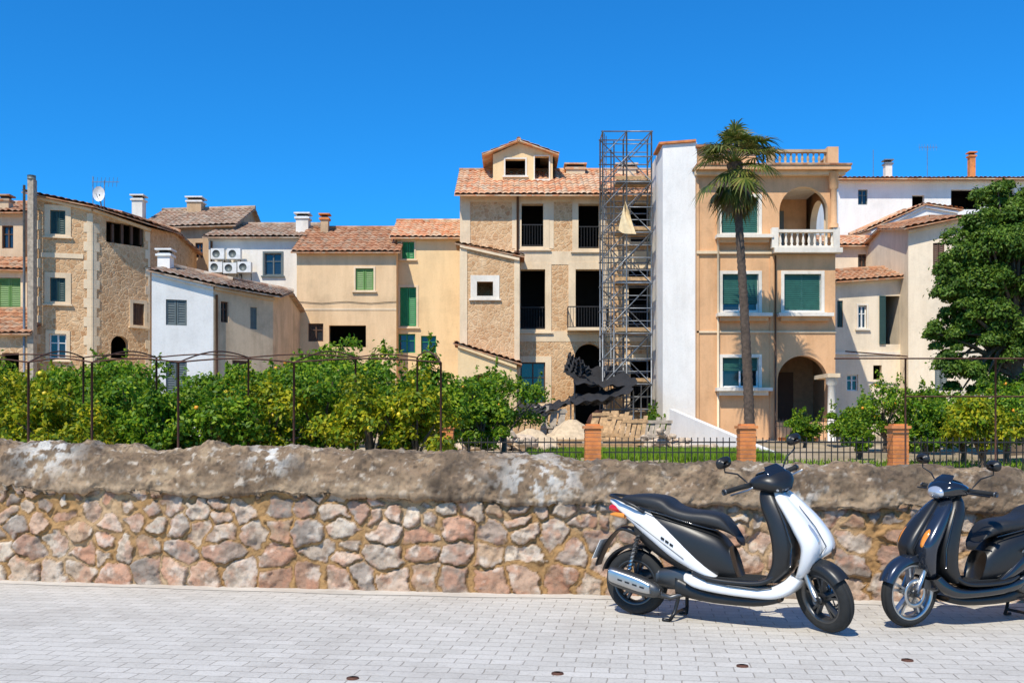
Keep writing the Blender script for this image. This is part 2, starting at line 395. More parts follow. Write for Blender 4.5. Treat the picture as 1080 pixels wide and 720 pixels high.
T.tube('cable_duct',[(x-.28,37.5,.5),(x-.28,37.5,WZ(196,37.6))],.05,steel,8); T.tube('cable_duct',[(x,37.5,WZ(190,37.6)),(x,37.5,WZ(186,37.6))],.16,greyp,8)
antenna(T,110,190,225,40); antenna(T,98,186,225,41,False)
dx,dd,dz_=WX(105,39.5),39.5,WZ(205,39.5); vs=[];fs=[]
for i in range(5):
    for k in range(16):
        r=.3*i/4; th=2*math.pi*k/16; vs.append((dx+r*math.cos(th)*.8,dd-.9*(r**2),dz_+r*math.sin(th)))
for i in range(4):
    for k in range(16): fs.append((i*16+k,i*16+(k+1)%16,(i+1)*16+(k+1)%16,(i+1)*16+k))
T.add('satellite_dish',vs,fs,whitep,True); T.tube('satellite_dish',[(dx,dd,dz_),(dx+.1,dd+.2,dz_-1.2)],.025,steel)
T.tube('satellite_dish',[(dx,dd,dz_-.28),(dx,dd-.35,dz_-.05)],.012,steel)
T.finish()

T,f,P=build_house('tan_house',[(150,46.6,240),(246,46.6,237)],6.5,tan,[[(188,252,196,272,'shut',G(c=brownp)),(206,256,214,272,'glass',G(fm=brownp))]],tileG,1.45)
chimney(T,139,205,150,222,47.5,white,white); chimney(T,197,207,212,220,49.2,tan,whitep)
T.finish()

T,f,P=build_house('white_house',[(160,35.5,285),(225,36.2,301),(288,38.1,313)],5,[whiteB,tan2],
 [[(175,316,197,343,'shut',G(c=greyp)),(175,380,197,418,'shut',G(c=greyp))],[(233,318,241,340,'glass',G(fm=brownp)),(264,324,271,347,'shut',G(c=greyp)),(245,380,262,410,'shut',G(c=brownp))]],tileG,.5,over=.22)
chimney(T,166,262,179,288,37,whiteB,whitep)
T.tube('drainpipe',[f[1].pt(.1,.5,.06),f[1].pt(.1,6.4,.06)],.045,brownp,8); T.finish()

T,f,P=build_house('white_townhouse',[(220,45,250),(319,45,250)],6.4,white,
 [[(279,267,297,290,'glass',G(fm=greyp,trim=greyp,tw=.08)),(281,322,299,362,'glass',G(fm=greyp))]],tileG,1.15)
for i,(u,v) in enumerate(((224,263),(241,263),(222,277),(237,278),(252,277))):
    x0,x1=WX(u,44.7),WX(u+14,44.7); z0,z1=WZ(v+11,44.7),WZ(v,44.7)
    T.box('air_conditioner',x0,x1,44.45,44.75,z0,z1,whitep)
    xc=(x0+x1)/2-.06; zc=(z0+z1)/2
    T.tube('air_conditioner',[(xc,44.449,zc),(xc,44.44,zc)],.17,greyp,16)
    T.tube('air_conditioner',[(x1-.05,44.7,z0),(x1-.05,44.9,z0-.9)],.02,iron,5)
    T.box('air_conditioner',x0,x0+.03,44.7,45.0,z0-.1,z0,steel)
chimney(T,312,224,325,246,45.8,white,whitep); T.tube('drainpipe',[(WX(223,44.9),44.9,.6),(WX(223,44.9),44.9,10)],.05,brownp,8)
T.finish()

T,f,P=build_house('cream_house',[(313,43,265),(418,43,265)],6.2,cream,
 [[(375,283,394,306,'shut',G(c=lime,trim=trim,tw=.08)),(347,343,386,366,'void'),(325,341,341,360,'glass',G(fm=brownp))]],tileB,1.55)
chimney(T,338,225,346,242,45.4,tan,brick)
f[0].box(T,'string_course',0,f[0].W,f[0].Z(327,1),f[0].Z(325,1),-.02,.02,trim)
T.tube('cable',[f[0].pt(q*f[0].W/8,f[0].Z(318,1)-.08*math.sin(q*.8)**2,.03) for q in range(9)],.012,iron,4); T.finish()

T,f,P=build_house('yellow_house',[(416,43.8,250),(487,43.8,250)],5,yellow,
 [[(424,255,437,273,'shut',G(c=green,trim=trim,tw=.06)),(422,303,439,344,'shut',G(c=green,trim=trim,tw=.1)),(420,352,438,372,'glass',G(fm=green)),(444,354,460,372,'glass',G(fm=green))]],tileO,1.15)
T.tube('drainpipe',[(WX(418,43.6),43.6,.6),(WX(418,43.6),43.6,9.8)],.05,brownp,8); T.finish()

# ------------------------------------------------------------------ central stone building
ROW1=G(trim=trim,tw=.26,rail=True,depth=.4,rev=trim)
ROW2=G(trim=trim,tw=.3,depth=.4,rev=trim)
T,f,P=build_house('stone_manor',[(485,42,204),(701,42,204)],6.6,rub2,
 [[(550,215,573,260,'void',ROW1),(610,215,632,262,'void',ROW1),(665,215,685,255,'void',ROW1),
   (549,284,575,347,'void',ROW1),(607,284,636,347,'void',ROW2),(663,284,686,345,'void',ROW1),
   (549,382,575,425,'glass',G(trim=trim,tw=.26,fm=brownp)),(606,362,637,455,'void',G(arch=1,depth=.5,rev=trim)),(665,380,688,430,'void',ROW1)]],tileO,1.75,over=.6)
F0=f[0]; Z=lambda v:WZ(v,42)
def band(u0,u1,v0,v1,o=.022,m=trim): F0.box(T,'plaster_bands',F0.S(u0),F0.S(u1),Z(v1),Z(v0),-.02,o,m)
band(485.2,496,207,400); band(540,548.6,207,262,.019); band(496,700.5,204.5,213,.026); band(496,701,265,279,.015); band(497,700,349,360,.014)
band(688,700.8,213,440,.024); band(578,584,213,262,.018)
a,b=F0.S(598),F0.S(640); F0.box(T,'balcony',a,b,Z(350),Z(347),0.001,.75,trim); F0.rail(T,a,b,Z(347),Z(325),.7)
for q in (a,b-.03):
    T.obox('railing',F0.pt(q,Z(325)-.04,.03),(.03,0,0),(0,-.68,0),(0,0,.04),iron)
    for i in range(6): T.box('railing',F0.pt(q,0).x,F0.pt(q,0).x+.02,42-.1-i*.11-.02,42-.1-i*.11,Z(347),Z(325)-.04,iron)
for ch in ((597,172,617,188,44.6),(651,172,671,188,44.6)):
    chimney(T,*ch,trim,tileO,1.0)
T.tube('drainpipe',[F0.pt(F0.S(546),.8,.1),F0.pt(F0.S(546),Z(208),.1)],.05,brownp,8)
# belvedere
d=43.6; B=Fac((WX(520,d),d),(WX(583,d),d)); zt=WZ(163,d); pk=WZ(151,d); bx=B.S(547)
bops=[op(B,533,168,554,185,'void',trim=trimw,tw=.07),op(B,564,165,579,189,'void',trim=trimw,tw=.05)]
B.wall(T,'belvedere_walls',0,B.W,WZ(196,d),zt,bops,yellow,top=[(0,zt),(B.W,zt),(bx,pk)])
yb=d+2.6
for s_ in (0,B.W):
    p=B.pt(s_,0); T.quad('belvedere_walls',[(p.x,d,11.6),(p.x,yb,11.6),(p.x,yb,zt),(p.x,d,zt)],yellow)
T.quad('belvedere_walls',[(B.pt(0,0).x,yb,11.6),(B.pt(B.W,0).x,yb,11.6),(B.pt(B.W,0).x,yb,zt),(B.pt(bx,0).x,yb,pk),(B.pt(0,0).x,yb,zt)],yellow)
xl,xr,xm=WX(509,d),WX(589,d),B.pt(bx,0).x; y0=d-.3
tiles(T,'belvedere_roof',(xl,y0,zt-.08),(xl,yb+.3,zt-.08),(xm,yb+.3,pk+.05),(xm,y0,pk+.05),tileO,.04)
tiles(T,'belvedere_roof',(xr,y0,zt-.08),(xr,yb+.3,zt-.08),(xm,yb+.3,pk+.05),(xm,y0,pk+.05),tileO,.04)
T.tube('belvedere_roof',[(xm,y0,pk+.1),(xm,yb+.3,pk+.1)],.1,tileO,8)
T.finish()
T,f,P=build_house('stone_annex',[(485,40.7,257),(548,40.7,271)],1.28,rub2,[[(503,297,520,312,'void',G(trim=trimw,tw=.26))]],tileB,.1,over=.12)
f[0].box(T,'quoins',-.003,.3,.5,f[0].Z(262,0),-.02,.03,trim); f[0].box(T,'quoins',f[0].W-.22,f[0].W+.003,.5,f[0].Z(272,0),-.02,.03,trim)
T.finish()
T,f,P=build_house('annex_porch',[(483,39.3,362),(545,39.3,384)],1.38,yellow,[[(500,395,516,430,'void')]],tileB,.1,over=.12); T.finish()

# scaffold
T=Thing('scaffold_tower',(WX(660,40.5),40.5,1.2)); zt=WZ(141,40.3); zb=1.2
xs=[WX(635,40.3),WX(660,40.3),WX(686,40.3)]; ys=[40.0,41.2]
for x in xs:
    for y in ys: T.tube('standards',[(x,y,zb),(x,y,zt)],.035,steel)
xx=xs[0]+.45
for y in ys: T.tube('standards',[(xx,y,zb),(xx,y,zt-.4)],.028,steel)
nl=int((zt-zb)/1.0); st=(zt-zb-.1)/nl
for i in range(nl+1):
    z=zb+.1+i*st
    for y in ys: T.tube('ledgers',[(xs[0]-.06,y,z),(xs[2]+.06,y,z)],.028,steel)
    for x in xs: T.tube('ledgers',[(x,ys[0]-.06,z),(x,ys[1]+.06,z)],.028,steel)
    for y in ys: T.tube('ledgers',[(xs[0],y,z+st*.5),(xs[2],y,z+st*.5)],.02,steel) if i<nl else None
    if i<nl: T.tube('braces',[(xs[0 if i%2 else 2],ys[0]-.04,z),(xs[1],ys[0]-.04,z+st)],.02,steel)
    if i%2==0 and i<nl:
        for y in ys:
            T.tube('braces',[(xs[0],y-.04,z),(xs[2],y-.04,z+2*st if i<nl-1 else z+st)],.024,steel)
        if i<nl-1: T.tube('braces',[(xs[2],ys[1]+.04,z),(xs[0],ys[1]+.04,z+2*st)],.024,steel)
        for k in range(4): T.box('platforms',xs[0]+.55,xs[2]-.03,ys[0]+.05+k*.28,ys[0]+.3+k*.28,z+.04,z+.09,wood if (i//2+k)%3 else steel)
        T.box('platforms',xs[0]+.5,xs[2],ys[0]-.01,ys[0]+.02,z+.1,z+.24,wood)
        for sx in (0,.32):
            T.tube('ladder',[(xs[0]+.1+sx*.3,ys[0]+.3+sx,z),(xs[0]+.1+sx*.3,ys[0]+.3+sx,z+2*st)],.016,steel)
        for k in range(7): zz=z+2*st*k/7; T.tube('ladder',[(xs[0]+.1,ys[0]+.3,zz),(xs[0]+.196,ys[0]+.62,zz)],.012,steel,4)
A=Vector((WX(652,39.9),39.85,WZ(243,39.9))); Bp=Vector((WX(671,39.9),39.8,WZ(247,39.9))); C=Vector((WX(659,39.9),39.9,WZ(212,39.9)))
vs=[];fs=[];n=8
for i in range(n+1):
    for j in range(n+1):
        a=i/n;b=j/n; p=A.lerp(Bp,a).lerp(C,b); vs.append(p+Vector((0,.1*math.sin(a*7+b*5),-.08*math.sin(a*3.14)*(1-b))))
for i in range(n):
    for j in range(n): fs.append((i*(n+1)+j,i*(n+1)+j+1,(i+1)*(n+1)+j+1,(i+1)*(n+1)+j))
T.add('tarpaulin',vs,fs,tarp,True)
T.finish()

# ------------------------------------------------------------------ orange tower house
d=37.0
T=Thing('orange_villa',(WX(734,d),d,.5)); B=Fac((WX(735,d),d),(WX(881,d),d)); Z=lambda v:WZ(v,d); zt=Z(179)
RO=G(trim=trimw,tw=.12,depth=.28,rev=trimw,c=bluegreen)
ops=[op(B,761,208,800,246,'roller',drop=.97,**RO),op(B,762,289,800,328,'roller',drop=.8,**RO),op(B,827,289,866,328,'roller',drop=.97,**RO),
     op(B,762,377,800,408,'roller',drop=.45,**RO),op(B,822,197,873,262,'none',arch=1,depth=.25,rev=trim),
     op(B,820,375,873,445,'void',arch=1,depth=.4,im=porchm,door=1)]
B.wall(T,'walls',0,B.W,.5,zt,ops,orange)
XR=B.pt(B.W,0).x; XL=B.pt(0,0).x
SR=Fac((XR,d),(XR,d+8))
SR.wall(T,'walls',0,8,.5,zt,[dict(r=(.55,Z(258),2.3,Z(203)),k='none',arch=1,depth=.25,rev=trim),dict(r=(4.5,5.2,5.6,6.8),k='shut',c=bluegreen)],orange)
T.quad('walls',[(XL,d,.5),(XL,d+8,.5),(XL,d+8,zt),(XL,d,zt)],orange); T.quad('walls',[(XL,d+8,.5),(XR,d+8,.5),(XR,d+8,zt),(XL,d+8,zt)],orange)
xi0,xi1=B.pt(B.S(815),0).x,XR-.25; zf,zc=Z(262),Z(192); yb=d+2.8
T.quad('loggia',[(xi0,yb,zf),(xi1,yb,zf),(xi1,yb,zc),(xi0,yb,zc)],orange)
T.quad('loggia',[(xi0,d+.25,zf),(xi0,yb,zf),(xi0,yb,zc),(xi0,d+.25,zc)],orange)
T.quad('loggia',[(xi0,d+.25,zc),(xi1,d+.25,zc),(xi1,yb,zc),(xi0,yb,zc)],trimw)
T.quad('loggia',[(xi0,d+.25,zf),(xi1+.2,d+.25,zf),(xi1+.2,yb,zf),(xi0,yb,zf)],trimw)
T.box('loggia',B.pt(B.S(838),0).x,B.pt(B.S(848),0).x,yb-.06,yb-.003,zf,zf+2.0,greyp)
def baluster(T,part,x,y,z0,z1,mat):
    h=z1-z0; prof=[(.05,0),(.05,.1),(.03,.15),(.06,.35),(.045,.55),(.025,.75),(.045,.88),(.05,1)]
    T.tube(part,[(x,y,z0+h*t) for r,t in prof],[r for r,t in prof],mat,8)
def balustrade(T,x0,x1,y,z0,z1,mat,part='balustrade'):
    T.box(part,x0,x1,y-.1,y+.1,z1-.1,z1,mat); T.box(part,x0,x1,y-.08,y+.08,z0,z0+.08,mat)
    n=max(2,int((x1-x0)/.2))
    for i in range(n): baluster(T,part,x0+(i+.5)*(x1-x0)/n,y,z0+.08,z1-.1,mat)
T.box('loggia_slab',B.pt(B.S(814),0).x,XR+.15,d-.4,d+.002,Z(268),Z(263),trimw)
balustrade(T,B.pt(B.S(818),0).x,XR-.1,d-.25,Z(263),Z(244),trimw)
for u in (815,879): x=WX(u,d); T.box('balustrade',x-.12,x+.12,d-.37,d-.12,Z(263),Z(242),trimw)
x=WX(877,d); T.tube('column',[(x,d-.25,Z(242)),(x,d-.25,Z(238)),(x,d-.25,Z(237)),(x,d-.25,Z(202)),(x,d-.25,Z(200)),(x,d-.25,Z(184))],[.17,.17,.12,.11,.17,.17],orange,14)
T.box('cornice',XL-.1,XR+.42,d-.5,d+.002,Z(182),Z(178),orange)
T.box('cornice',XL-.1,XR+.3,d-.25,d+.002,Z(186),Z(182.1),trim)
T.box('roof_slab',XL-.1,XR+.45,d-.54,d+8.2,Z(177.9),Z(176),tileB)
B.box(T,'string_course',-.02,B.W+.02,Z(268),Z(265),-.02,.1,trim); B.box(T,'string_course',-.02,B.W+.02,Z(351),Z(349),-.02,.05,trim)
for (u0,u1,v) in ((754,813,249),(755,812,331),(819,876,331),(754,812,409)):
    B.box(T,'sill_shelf',B.S(u0),B.S(u1),Z(v+3.5),Z(v),0.002,.42,trimw); B.box(T,'sill_shelf',B.S(u0)+.12,B.S(u1)-.12,Z(v+8),Z(v+3.5),0.002,.25,orange if v<400 else trimw)
B.box(T,'pilaster',B.S(734.5),B.S(737),.5,Z(187),-.02,.05,orange); B.box(T,'pilaster',B.S(812),B.S(816),.5,Z(270),-.02,.04,orange)
balustrade(T,WX(812,d),WX(871,d),d-.2,Z(176),Z(160),tan,'terrace_balustrade')
x=WX(875,d); T.box('terrace_balustrade',x-.2,x+.2,d-.4,d+.0,Z(176),Z(158),orange); x=WX(811,d); T.box('terrace_balustrade',x-.12,x+.12,d-.35,d-.05,Z(176),Z(158),tan)
for i in range(8): T.box('terrace_balustrade',XR-.1,XR+.1,d+i*.9,d+i*.9+.2,Z(176),Z(160),tan)
T.box('terrace_balustrade',XR-.1,XR+.1,d,d+7.8,Z(160),Z(158.5),tan)
T.box('stair_head',WX(736,d),WX(800,d),d+.3,d+3,Z(177),Z(154),orange); T.box('stair_head',WX(735,d),WX(802,d),d+.1,d+3.1,Z(154),Z(151.5),tileB)
for xq in (877,818): 
    x=WX(xq,35.6); zg=WZ(470,35.6); zT=WZ(398,35.6)
    if xq==877: T.tube('porch_column',[(x,35.6,zg),(x,35.6,zg+.15),(x,35.6,zg+.16),(x,35.6,zT-.3),(x,35.6,zT-.22),(x,35.6,zT)],[.22,.22,.15,.13,.2,.2],trimw,16)
x=WX(877,35.6); T.box('porch_beam',x-.2,x+.25,35.4,37.0,zT,zT+.14,trim)
T.box('porch_floor',WX(816,d),x+.4,35.2,37.0,.6,zg,trimw)
for i in range(3): T.tube('planter',[(WX(826+i*16,35.5),35.5,zg),(WX(826+i*16,35.5),35.5,zg+.3)],[.12,.18],brick,12)
T.tube('drainpipe',[(WX(757,d),d-.08,.8),(WX(757,d),d-.08,Z(186))],.045,trim,8)
T.tube('drainpipe',[(WX(817,d),d-.12,.8),(WX(817,d),d-.12,Z(270))],.035,brownp,8)
T.finish()
T,f,P=build_house('white_party_wall_house',[(699,38.6,152),(735,37.25,150)],3,[whiteB],[[]],None)
T.obox('coping',f[0].pt(-.1,P[0][2]+.002,.1),f[0].e.to_3d()*(f[0].W+.15)+Vector((0,0,P[1][2]-P[0][2])),Vector((0,1.6,0)),Vector((0,0,.08)),brick)
T.finish()

# ------------------------------------------------------------------ right hand houses
T,f,P=build_house('white_villa',[(884,54,190),(1130,54,190)],9,whiteB,[[(962,206,975,219,'void'),(1003,200,1036,221,'void'),(905,200,915,216,'glass',G(fm=greyp)),(1050,200,1070,220,'void')]],tileO,.75,over=.6)
chimney(T,1023,160,1029,178,57,brick,brick,1); chimney(T,934,168,941,180,56,white,steel,1); antenna(T,978,154,180,57); antenna(T,921,158,180,57,False)
T.finish()
T,f,P=build_house('white_cottage',[(918,49,243),(975,49,216),(1010,49,222)],5,[whiteB,whiteB],[[(940,258,952,276,'glass',G(fm=greyp))],[(985,240,995,256,'shut',G(c=greyp))]],tileO,.2,over=.2); T.finish()
T,f,P=build_house('rear_cottage',[(878,46.5,259),(935,46.5,259)],5,cream2,[[(905,268,914,282,'glass',G(fm=brownp))]],tileO,.8); T.finish()
T,f,P=build_house('garden_house',[(876,42.5,297),(973,42.5,290)],3.6,cream2,
 [[(883,317,889,345,'shut',G(c=dgreen)),(905,322,914,346,'glass',G(fm=whitep,trim=trimw,tw=.07)),(934,312,949,363,'void',G(depth=.15)),(921,385,930,400,'void'),(893,395,905,412,'glass',G(fm=whitep)),(950,377,962,400,'shut',G(c=dgreen))]],tileB,.6,over=.4)
fa=f[0]; r=fa.R(934,312,949,363)
fa.leaf(T,r[0]-.28,r[0]-.02,r[1],r[3],.03,dgreen); fa.leaf(T,r[2]+.02,r[2]+.28,r[1],r[3],.03,dgreen)
fa.box(T,'string_course',0.,fa.W,fa.Z(374,1),fa.Z(371,1),-.02,.06,trimw)
T.tube('drainpipe',[fa.pt(fa.S(966),.7,.08),fa.pt(fa.S(966),fa.Z(300,2),.08)],.05,brownp,8)
T.tube('awning_rail',[fa.pt(fa.S(885),fa.Z(372,1),.8),fa.pt(fa.S(972),fa.Z(379,1),.8)],.03,rust,6)
T.finish()
T,f,P=build_house('corner_house',[(958,41.6,242),(1012,41.0,230),(1130,41,230)],6,[cream2,cream2],[[(984,256,996,290,'shut',G(c=brownp)),(986,383,999,412,'shut',G(c=greyp))],[(1040,260,1060,300,'shut',G(c=brownp))]],tileB,.6,over=.4,zb=.4)
T.finish()

# ------------------------------------------------------------------ ground sheets
def tz(y):
    return float(np.interp(y,[-3000,9.6,20,32,45,90,3000],[0,0.0,.62,1.0,1.35,1.5,1.5]))
def sheet(name,xs,ys,zf,mat):
    vs=[(x,y,zf(x,y)) for y in ys for x in xs]; n=len(xs)
    fs=[(j*n+i,j*n+i+1,(j+1)*n+i+1,(j+1)*n+i) for j in range(len(ys)-1) for i in range(n-1)]
    me=bpy.data.meshes.new(name); me.from_pydata(vs,[],fs); me.materials.append(mat)
    o=bpy.data.objects.new(name,me); scene.collection.objects.link(o); return o
m,nt,b=newmat('dry_earth'); v=coord(nt)
col=ramp(nt,noise(nt,v,.35,8,.65),[(.3,(.14,.13,.05)),(.45,(.32,.24,.14)),(.6,(.46,.36,.24)),(.8,(.52,.43,.31))])
nt.links.new(col,b.inputs['Base Color']); b.inputs['Roughness'].default_value=1; bump(nt,b,noise(nt,v,6,8,.7),.6,.08); earth=m
xs=[-3000,-300,-60]+list(np.linspace(-30,30,61))+[60,300,3000]; ys=[-3000,-200,-20,0,5,9.5]+list(np.linspace(10,50,81))+[60,90,200,800,3000]
r2=np.random.default_rng(3)
sheet('ground',[float(a) for a in xs],[float(a) for a in ys],lambda x,y:tz(y)-.012+(float(r2.uniform(-.05,.05)) if 11<y<49 and abs(x)<29 else 0),earth)
# paving
m,nt,b=newmat('paving_blocks'); ang=math.atan(.1335)
v=coord(nt,(1,1,1),(0,0,ang))
bt=N(nt,'ShaderNodeTexBrick'); bt.offset=.5
bt.inputs['Scale'].default_value=1; bt.inputs['Brick Width'].default_value=.21; bt.inputs['Row Height'].default_value=.125
bt.inputs['Mortar Size'].default_value=.005; bt.inputs['Mortar Smooth'].default_value=.6; bt.inputs['Bias'].default_value=0
bt.inputs['Color1'].default_value=(.57,.53,.46,1); bt.inputs['Color2'].default_value=(.65,.605,.53,1); bt.inputs['Mortar'].default_value=(.37,.325,.265,1)
nz=N(nt,'ShaderNodeTexNoise'); nz.inputs['Scale'].default_value=4; nt.links.new(v,nz.inputs['Vector'])
wv=N(nt,'ShaderNodeMix',data_type='RGBA',blend_type='LINEAR_LIGHT'); wv.inputs[0].default_value=.018
nt.links.new(v,wv.inputs[6]); nt.links.new(nz.outputs['Color'],wv.inputs[7]); nt.links.new(wv.outputs[2],bt.inputs['Vector'])
col=mixc(nt,.8,bt.outputs['Color'],ramp(nt,noise(nt,v,.8,9,.72),[(.3,(.70,.68,.66)),(.5,(.93,.93,.92)),(.7,(1,1,1))]),'MULTIPLY')
col=mixc(nt,.7,col,ramp(nt,noise(nt,v,45,5,.8),[(.33,(.66,.64,.62)),(.5,(1,1,1))]),'MULTIPLY')
col=mixc(nt,ramp(nt,noise(nt,v,2.0,8,.75),[(.52,(0,0,0)),(.70,(.55,.55,.55))]),col,(.48,.44,.38))
col=mixc(nt,ramp(nt,noise(nt,v,5,4,.7),[(.66,(0,0,0)),(.76,(.35,.35,.35))]),col,(.20,.175,.15))
nt.links.new(col,b.inputs['Base Color']); b.inputs['Roughness'].default_value=.85
inv=N(nt,'ShaderNodeMath',operation='MULTIPLY'); nt.links.new(bt.outputs['Fac'],inv.inputs[0]); inv.inputs[1].default_value=-1
ad=N(nt,'ShaderNodeMath',operation='MULTIPLY_ADD'); nt.links.new(noise(nt,v,60,5,.7),ad.inputs[0]); ad.inputs[1].default_value=.6; nt.links.new(inv.outputs[0],ad.inputs[2])
bump(nt,b,ad.outputs[0],.6,.008); paving=m
def wallY(x): return 8.85-.1335*x-.14*max(0,1-(x/4.9)**2)
xs=[float(a) for a in np.linspace(-30,30,241)]
def strip(name,y0f,y1f,z,mat,xs=xs):
    vs=[];fs=[]
    for x in xs: vs+= [(x,y0f(x),z),(x,y1f(x),z)]
    for i in range(len(xs)-1): fs.append((2*i,2*i+2,2*i+3,2*i+1))
    me=bpy.data.meshes.new(name); me.from_pydata(vs,[],fs); me.materials.append(mat); o=bpy.data.objects.new(name,me); scene.collection.objects.link(o)
strip('paved_street',lambda x:-14,lambda x:wallY(x)+.1,.004,paving)
conc=M_plaster('gutter_concrete',(.60,.55,.47),.25,1.5)
strip('concrete_gutter',lambda x:wallY(x)-.22+.025*math.sin(x*1.3)+.015*math.sin(x*5.1),lambda x:wallY(x)+.08,.008,conc)
for (u,v,r) in ((372,716,.032),(588,711,.032),(783,703,.032),(957,697,.032)):
    d=CH*FP/(v-HV); T=Thing('road_stud',(WX(u,d),d,.004)); x=WX(u,d)
    T.tube('disc',[(x,d,.004),(x,d,.012),(x,d,.016)],[r*1.15,r*1.1,r*.6],rust,16); T.finish()

# ------------------------------------------------------------------ street wall
def vnoise(x,y,seed):
    g=np.random.default_rng(seed).random((257,257)); xi=np.floor(x).astype(int); yi=np.floor(y).astype(int)
    fx=x-xi; fy=y-yi; fx=fx*fx*(3-2*fx); fy=fy*fy*(3-2*fy); a=xi%256; c=yi%256
    return (g[a,c]*(1-fx)+g[a+1,c]*fx)*(1-fy)+(g[a,c+1]*(1-fx)+g[a+1,c+1]*fx)*fy
def fbm(x,y,s,sc_,o=4):
    t=0;a=1;n=0
    for i in range(o): t=t+a*vnoise(x*sc_+17.3*i+50,y*sc_+9.1*i+50,s+i); n+=a; a*=.55; sc_*=2.07
    return t/n
def street_wall():
    X0,X1=-9.5,8.5; nx=1640; X=np.linspace(X0,X1,nx)
    yb=8.85-.1335*X-.14*np.maximum(0,1-(X/4.9)**2)
    ztop=1.20-.026*X+.04*(vnoise(X*1.2+40,X*0+3,5)-.5)+.03*(vnoise(X*5+40,X*0+3,6)-.5)
    zc=.815-.014*X+.11*(fbm(X,X*0+8,9,2.1,5)-.5)
    prof=[]
    for k in range(78): prof.append((0.0,k/77.0,0))
    cap=[(.055,1.0),(.075,1.06),(.07,1.25),(.045,1.5),(.005,1.75),(-.05,1.9),(-.12,1.985),(-.2,2.0),(-.3,1.985),(-.38,1.9),(-.43,1.7)]
    co=np.array(cap); tt=np.linspace(0,len(cap)-1,68)
    for q in tt: prof.append((np.interp(q,range(len(cap)),co[:,0]),np.interp(q,range(len(cap)),co[:,1]),1))
    for k in (1.0,.5,0): prof.append((-.45,k,2))
    prof=np.array(prof); m=len(prof)
    O=prof[:,0][None,:]+0*X[:,None]; t=prof[:,1][None,:]
    Zp=np.where(t<=1,zc[:,None]*t,zc[:,None]+(ztop-zc)[:,None]*(t-1))
    S=X[:,None]+0*O; Vv=Zp-O*1.0
    wx=S+.10*(fbm(S,Vv,11,4.5,4)-.5)*2; wv=Vv+.08*(fbm(S,Vv,21,4.5,4)-.5)*2
    seeds=[];y=-.02; rg=np.random.default_rng(12)
    hts=[.24,.22,.20,.17,.13]
    for row,h in enumerate(hts):
        x=X0-.3+rg.random()*.2
        while x<X1+.3:
            w=rg.choice([.15,.22,.29,.37,.45],p=[.2,.28,.25,.17,.10])*(1.05 if row<3 else .8)
            if w<.2 and rg.random()<.6: seeds.append((x+w/2,y+h*.25)); seeds.append((x+w/2,y+h*.8))
            else: seeds.append((x+w/2,y+h/2+rg.uniform(-.06,.06)))
            x+=w
        y+=h
    seeds=np.array(seeds); F1=np.full(S.shape,9.);F2=np.full(S.shape,9.);ID=np.zeros(S.shape,int)
    for i,(sx,sy) in enumerate(seeds):
        c0=max(0,int((sx-.8-X0)/(X1-X0)*nx)); c1=min(nx,int((sx+.8-X0)/(X1-X0)*nx)+1)
        if c1<=c0: continue
        dd=np.sqrt((wx[c0:c1]-sx)**2+((wv[c0:c1]-sy)*1.15)**2)
        a=F1[c0:c1];b_=F2[c0:c1];idd=ID[c0:c1]; less=dd<a
        b_[...]=np.where(less,a,np.minimum(b_,dd)); idd[...]=np.where(less,i,idd); a[...]=np.where(less,dd,a)
    n1=fbm(S,Vv,31,6,5)-.5; n2=fbm(S,Vv,41,26,4)-.5; n3=fbm(S,Vv,45,12,4)-.5
    edge=F2-F1+n3*.03
    isst=((prof[:,2][None,:]==0)+0*S)>0
    sm=np.clip((edge-.022)/.026,0,1); sm=sm*sm*(3-2*sm)
    rs=np.random.default_rng(4); K=len(seeds)
    prot=rs.uniform(.5,1.4,K)[ID]; tiltx=rs.uniform(-.18,.18,K)[ID]; tilty=rs.uniform(-.18,.18,K)[ID]
    sxy=seeds[ID]
    smeared=np.clip((fbm(S,Vv,61,1.7,3)-.52)*7,0,1)
    facet=np.abs(fbm(S+ID*.37,Vv,47,5,3)-.5)*-.11
    st_d=sm*.038*prot*(1-.5*smeared)+sm*(tiltx*(wx-sxy[...,0])+tilty*(wv-sxy[...,1]))*.8+(n1*.045+facet)*sm+n2*.024+ (1-sm)*(n1*.03)
    cap_d=n1*.085+n2*.035+n3*.04+(fbm(S,Vv,71,1.5,3)-.5)*.09
    disp=np.where(isst,st_d,cap_d)
    dO=np.gradient(O,axis=1); dZ=np.gradient(Zp,axis=1); L=np.sqrt(dO**2+dZ**2)+1e-6; nO=dZ/L; nZ=-dO/L
    back=(prof[:,2]==2)[None,:]; disp=np.where(back,0,disp)
    O2=O+nO*disp; Z2=Zp+nZ*disp; Z2[:,0]=-.03
    V=np.stack([S,yb[:,None]-O2,Z2],-1).reshape(-1,3)
    pal=np.array([(.56,.38,.24),(.68,.51,.36),(.52,.31,.20),(.66,.44,.30),(.44,.33,.25),(.74,.60,.45),(.60,.35,.23),(.60,.47,.35),(.42,.34,.27),(.70,.51,.37)])
    sc1=pal[rs.integers(0,len(pal),K)]*rs.uniform(.80,1.10,(K,1)); C=sc1[ID]
    vein=np.clip((fbm(S,Vv,81,9,4)-.48)*6,0,1)[...,None]; C=C*(1-vein*.55)+np.array((.56,.27,.16))*vein*.55
    wh=np.clip((fbm(S,Vv,91,8,5)-.55)*8,0,1)[...,None]; C=C*(1-wh*.6)+np.array((.78,.67,.54))*wh*.6
    dk=np.clip((fbm(S,Vv,93,13,4)-.57)*10,0,1)[...,None]; C=C*(1-dk*.5)+np.array((.24,.17,.12))*dk*.5
    mortar=np.array((.50,.29,.12))*(.7+.5*fbm(S,Vv,95,5,3)[...,None])
    mort2=np.array((.62,.43,.25))*(.75+.4*fbm(S,Vv,96,8,3)[...,None])
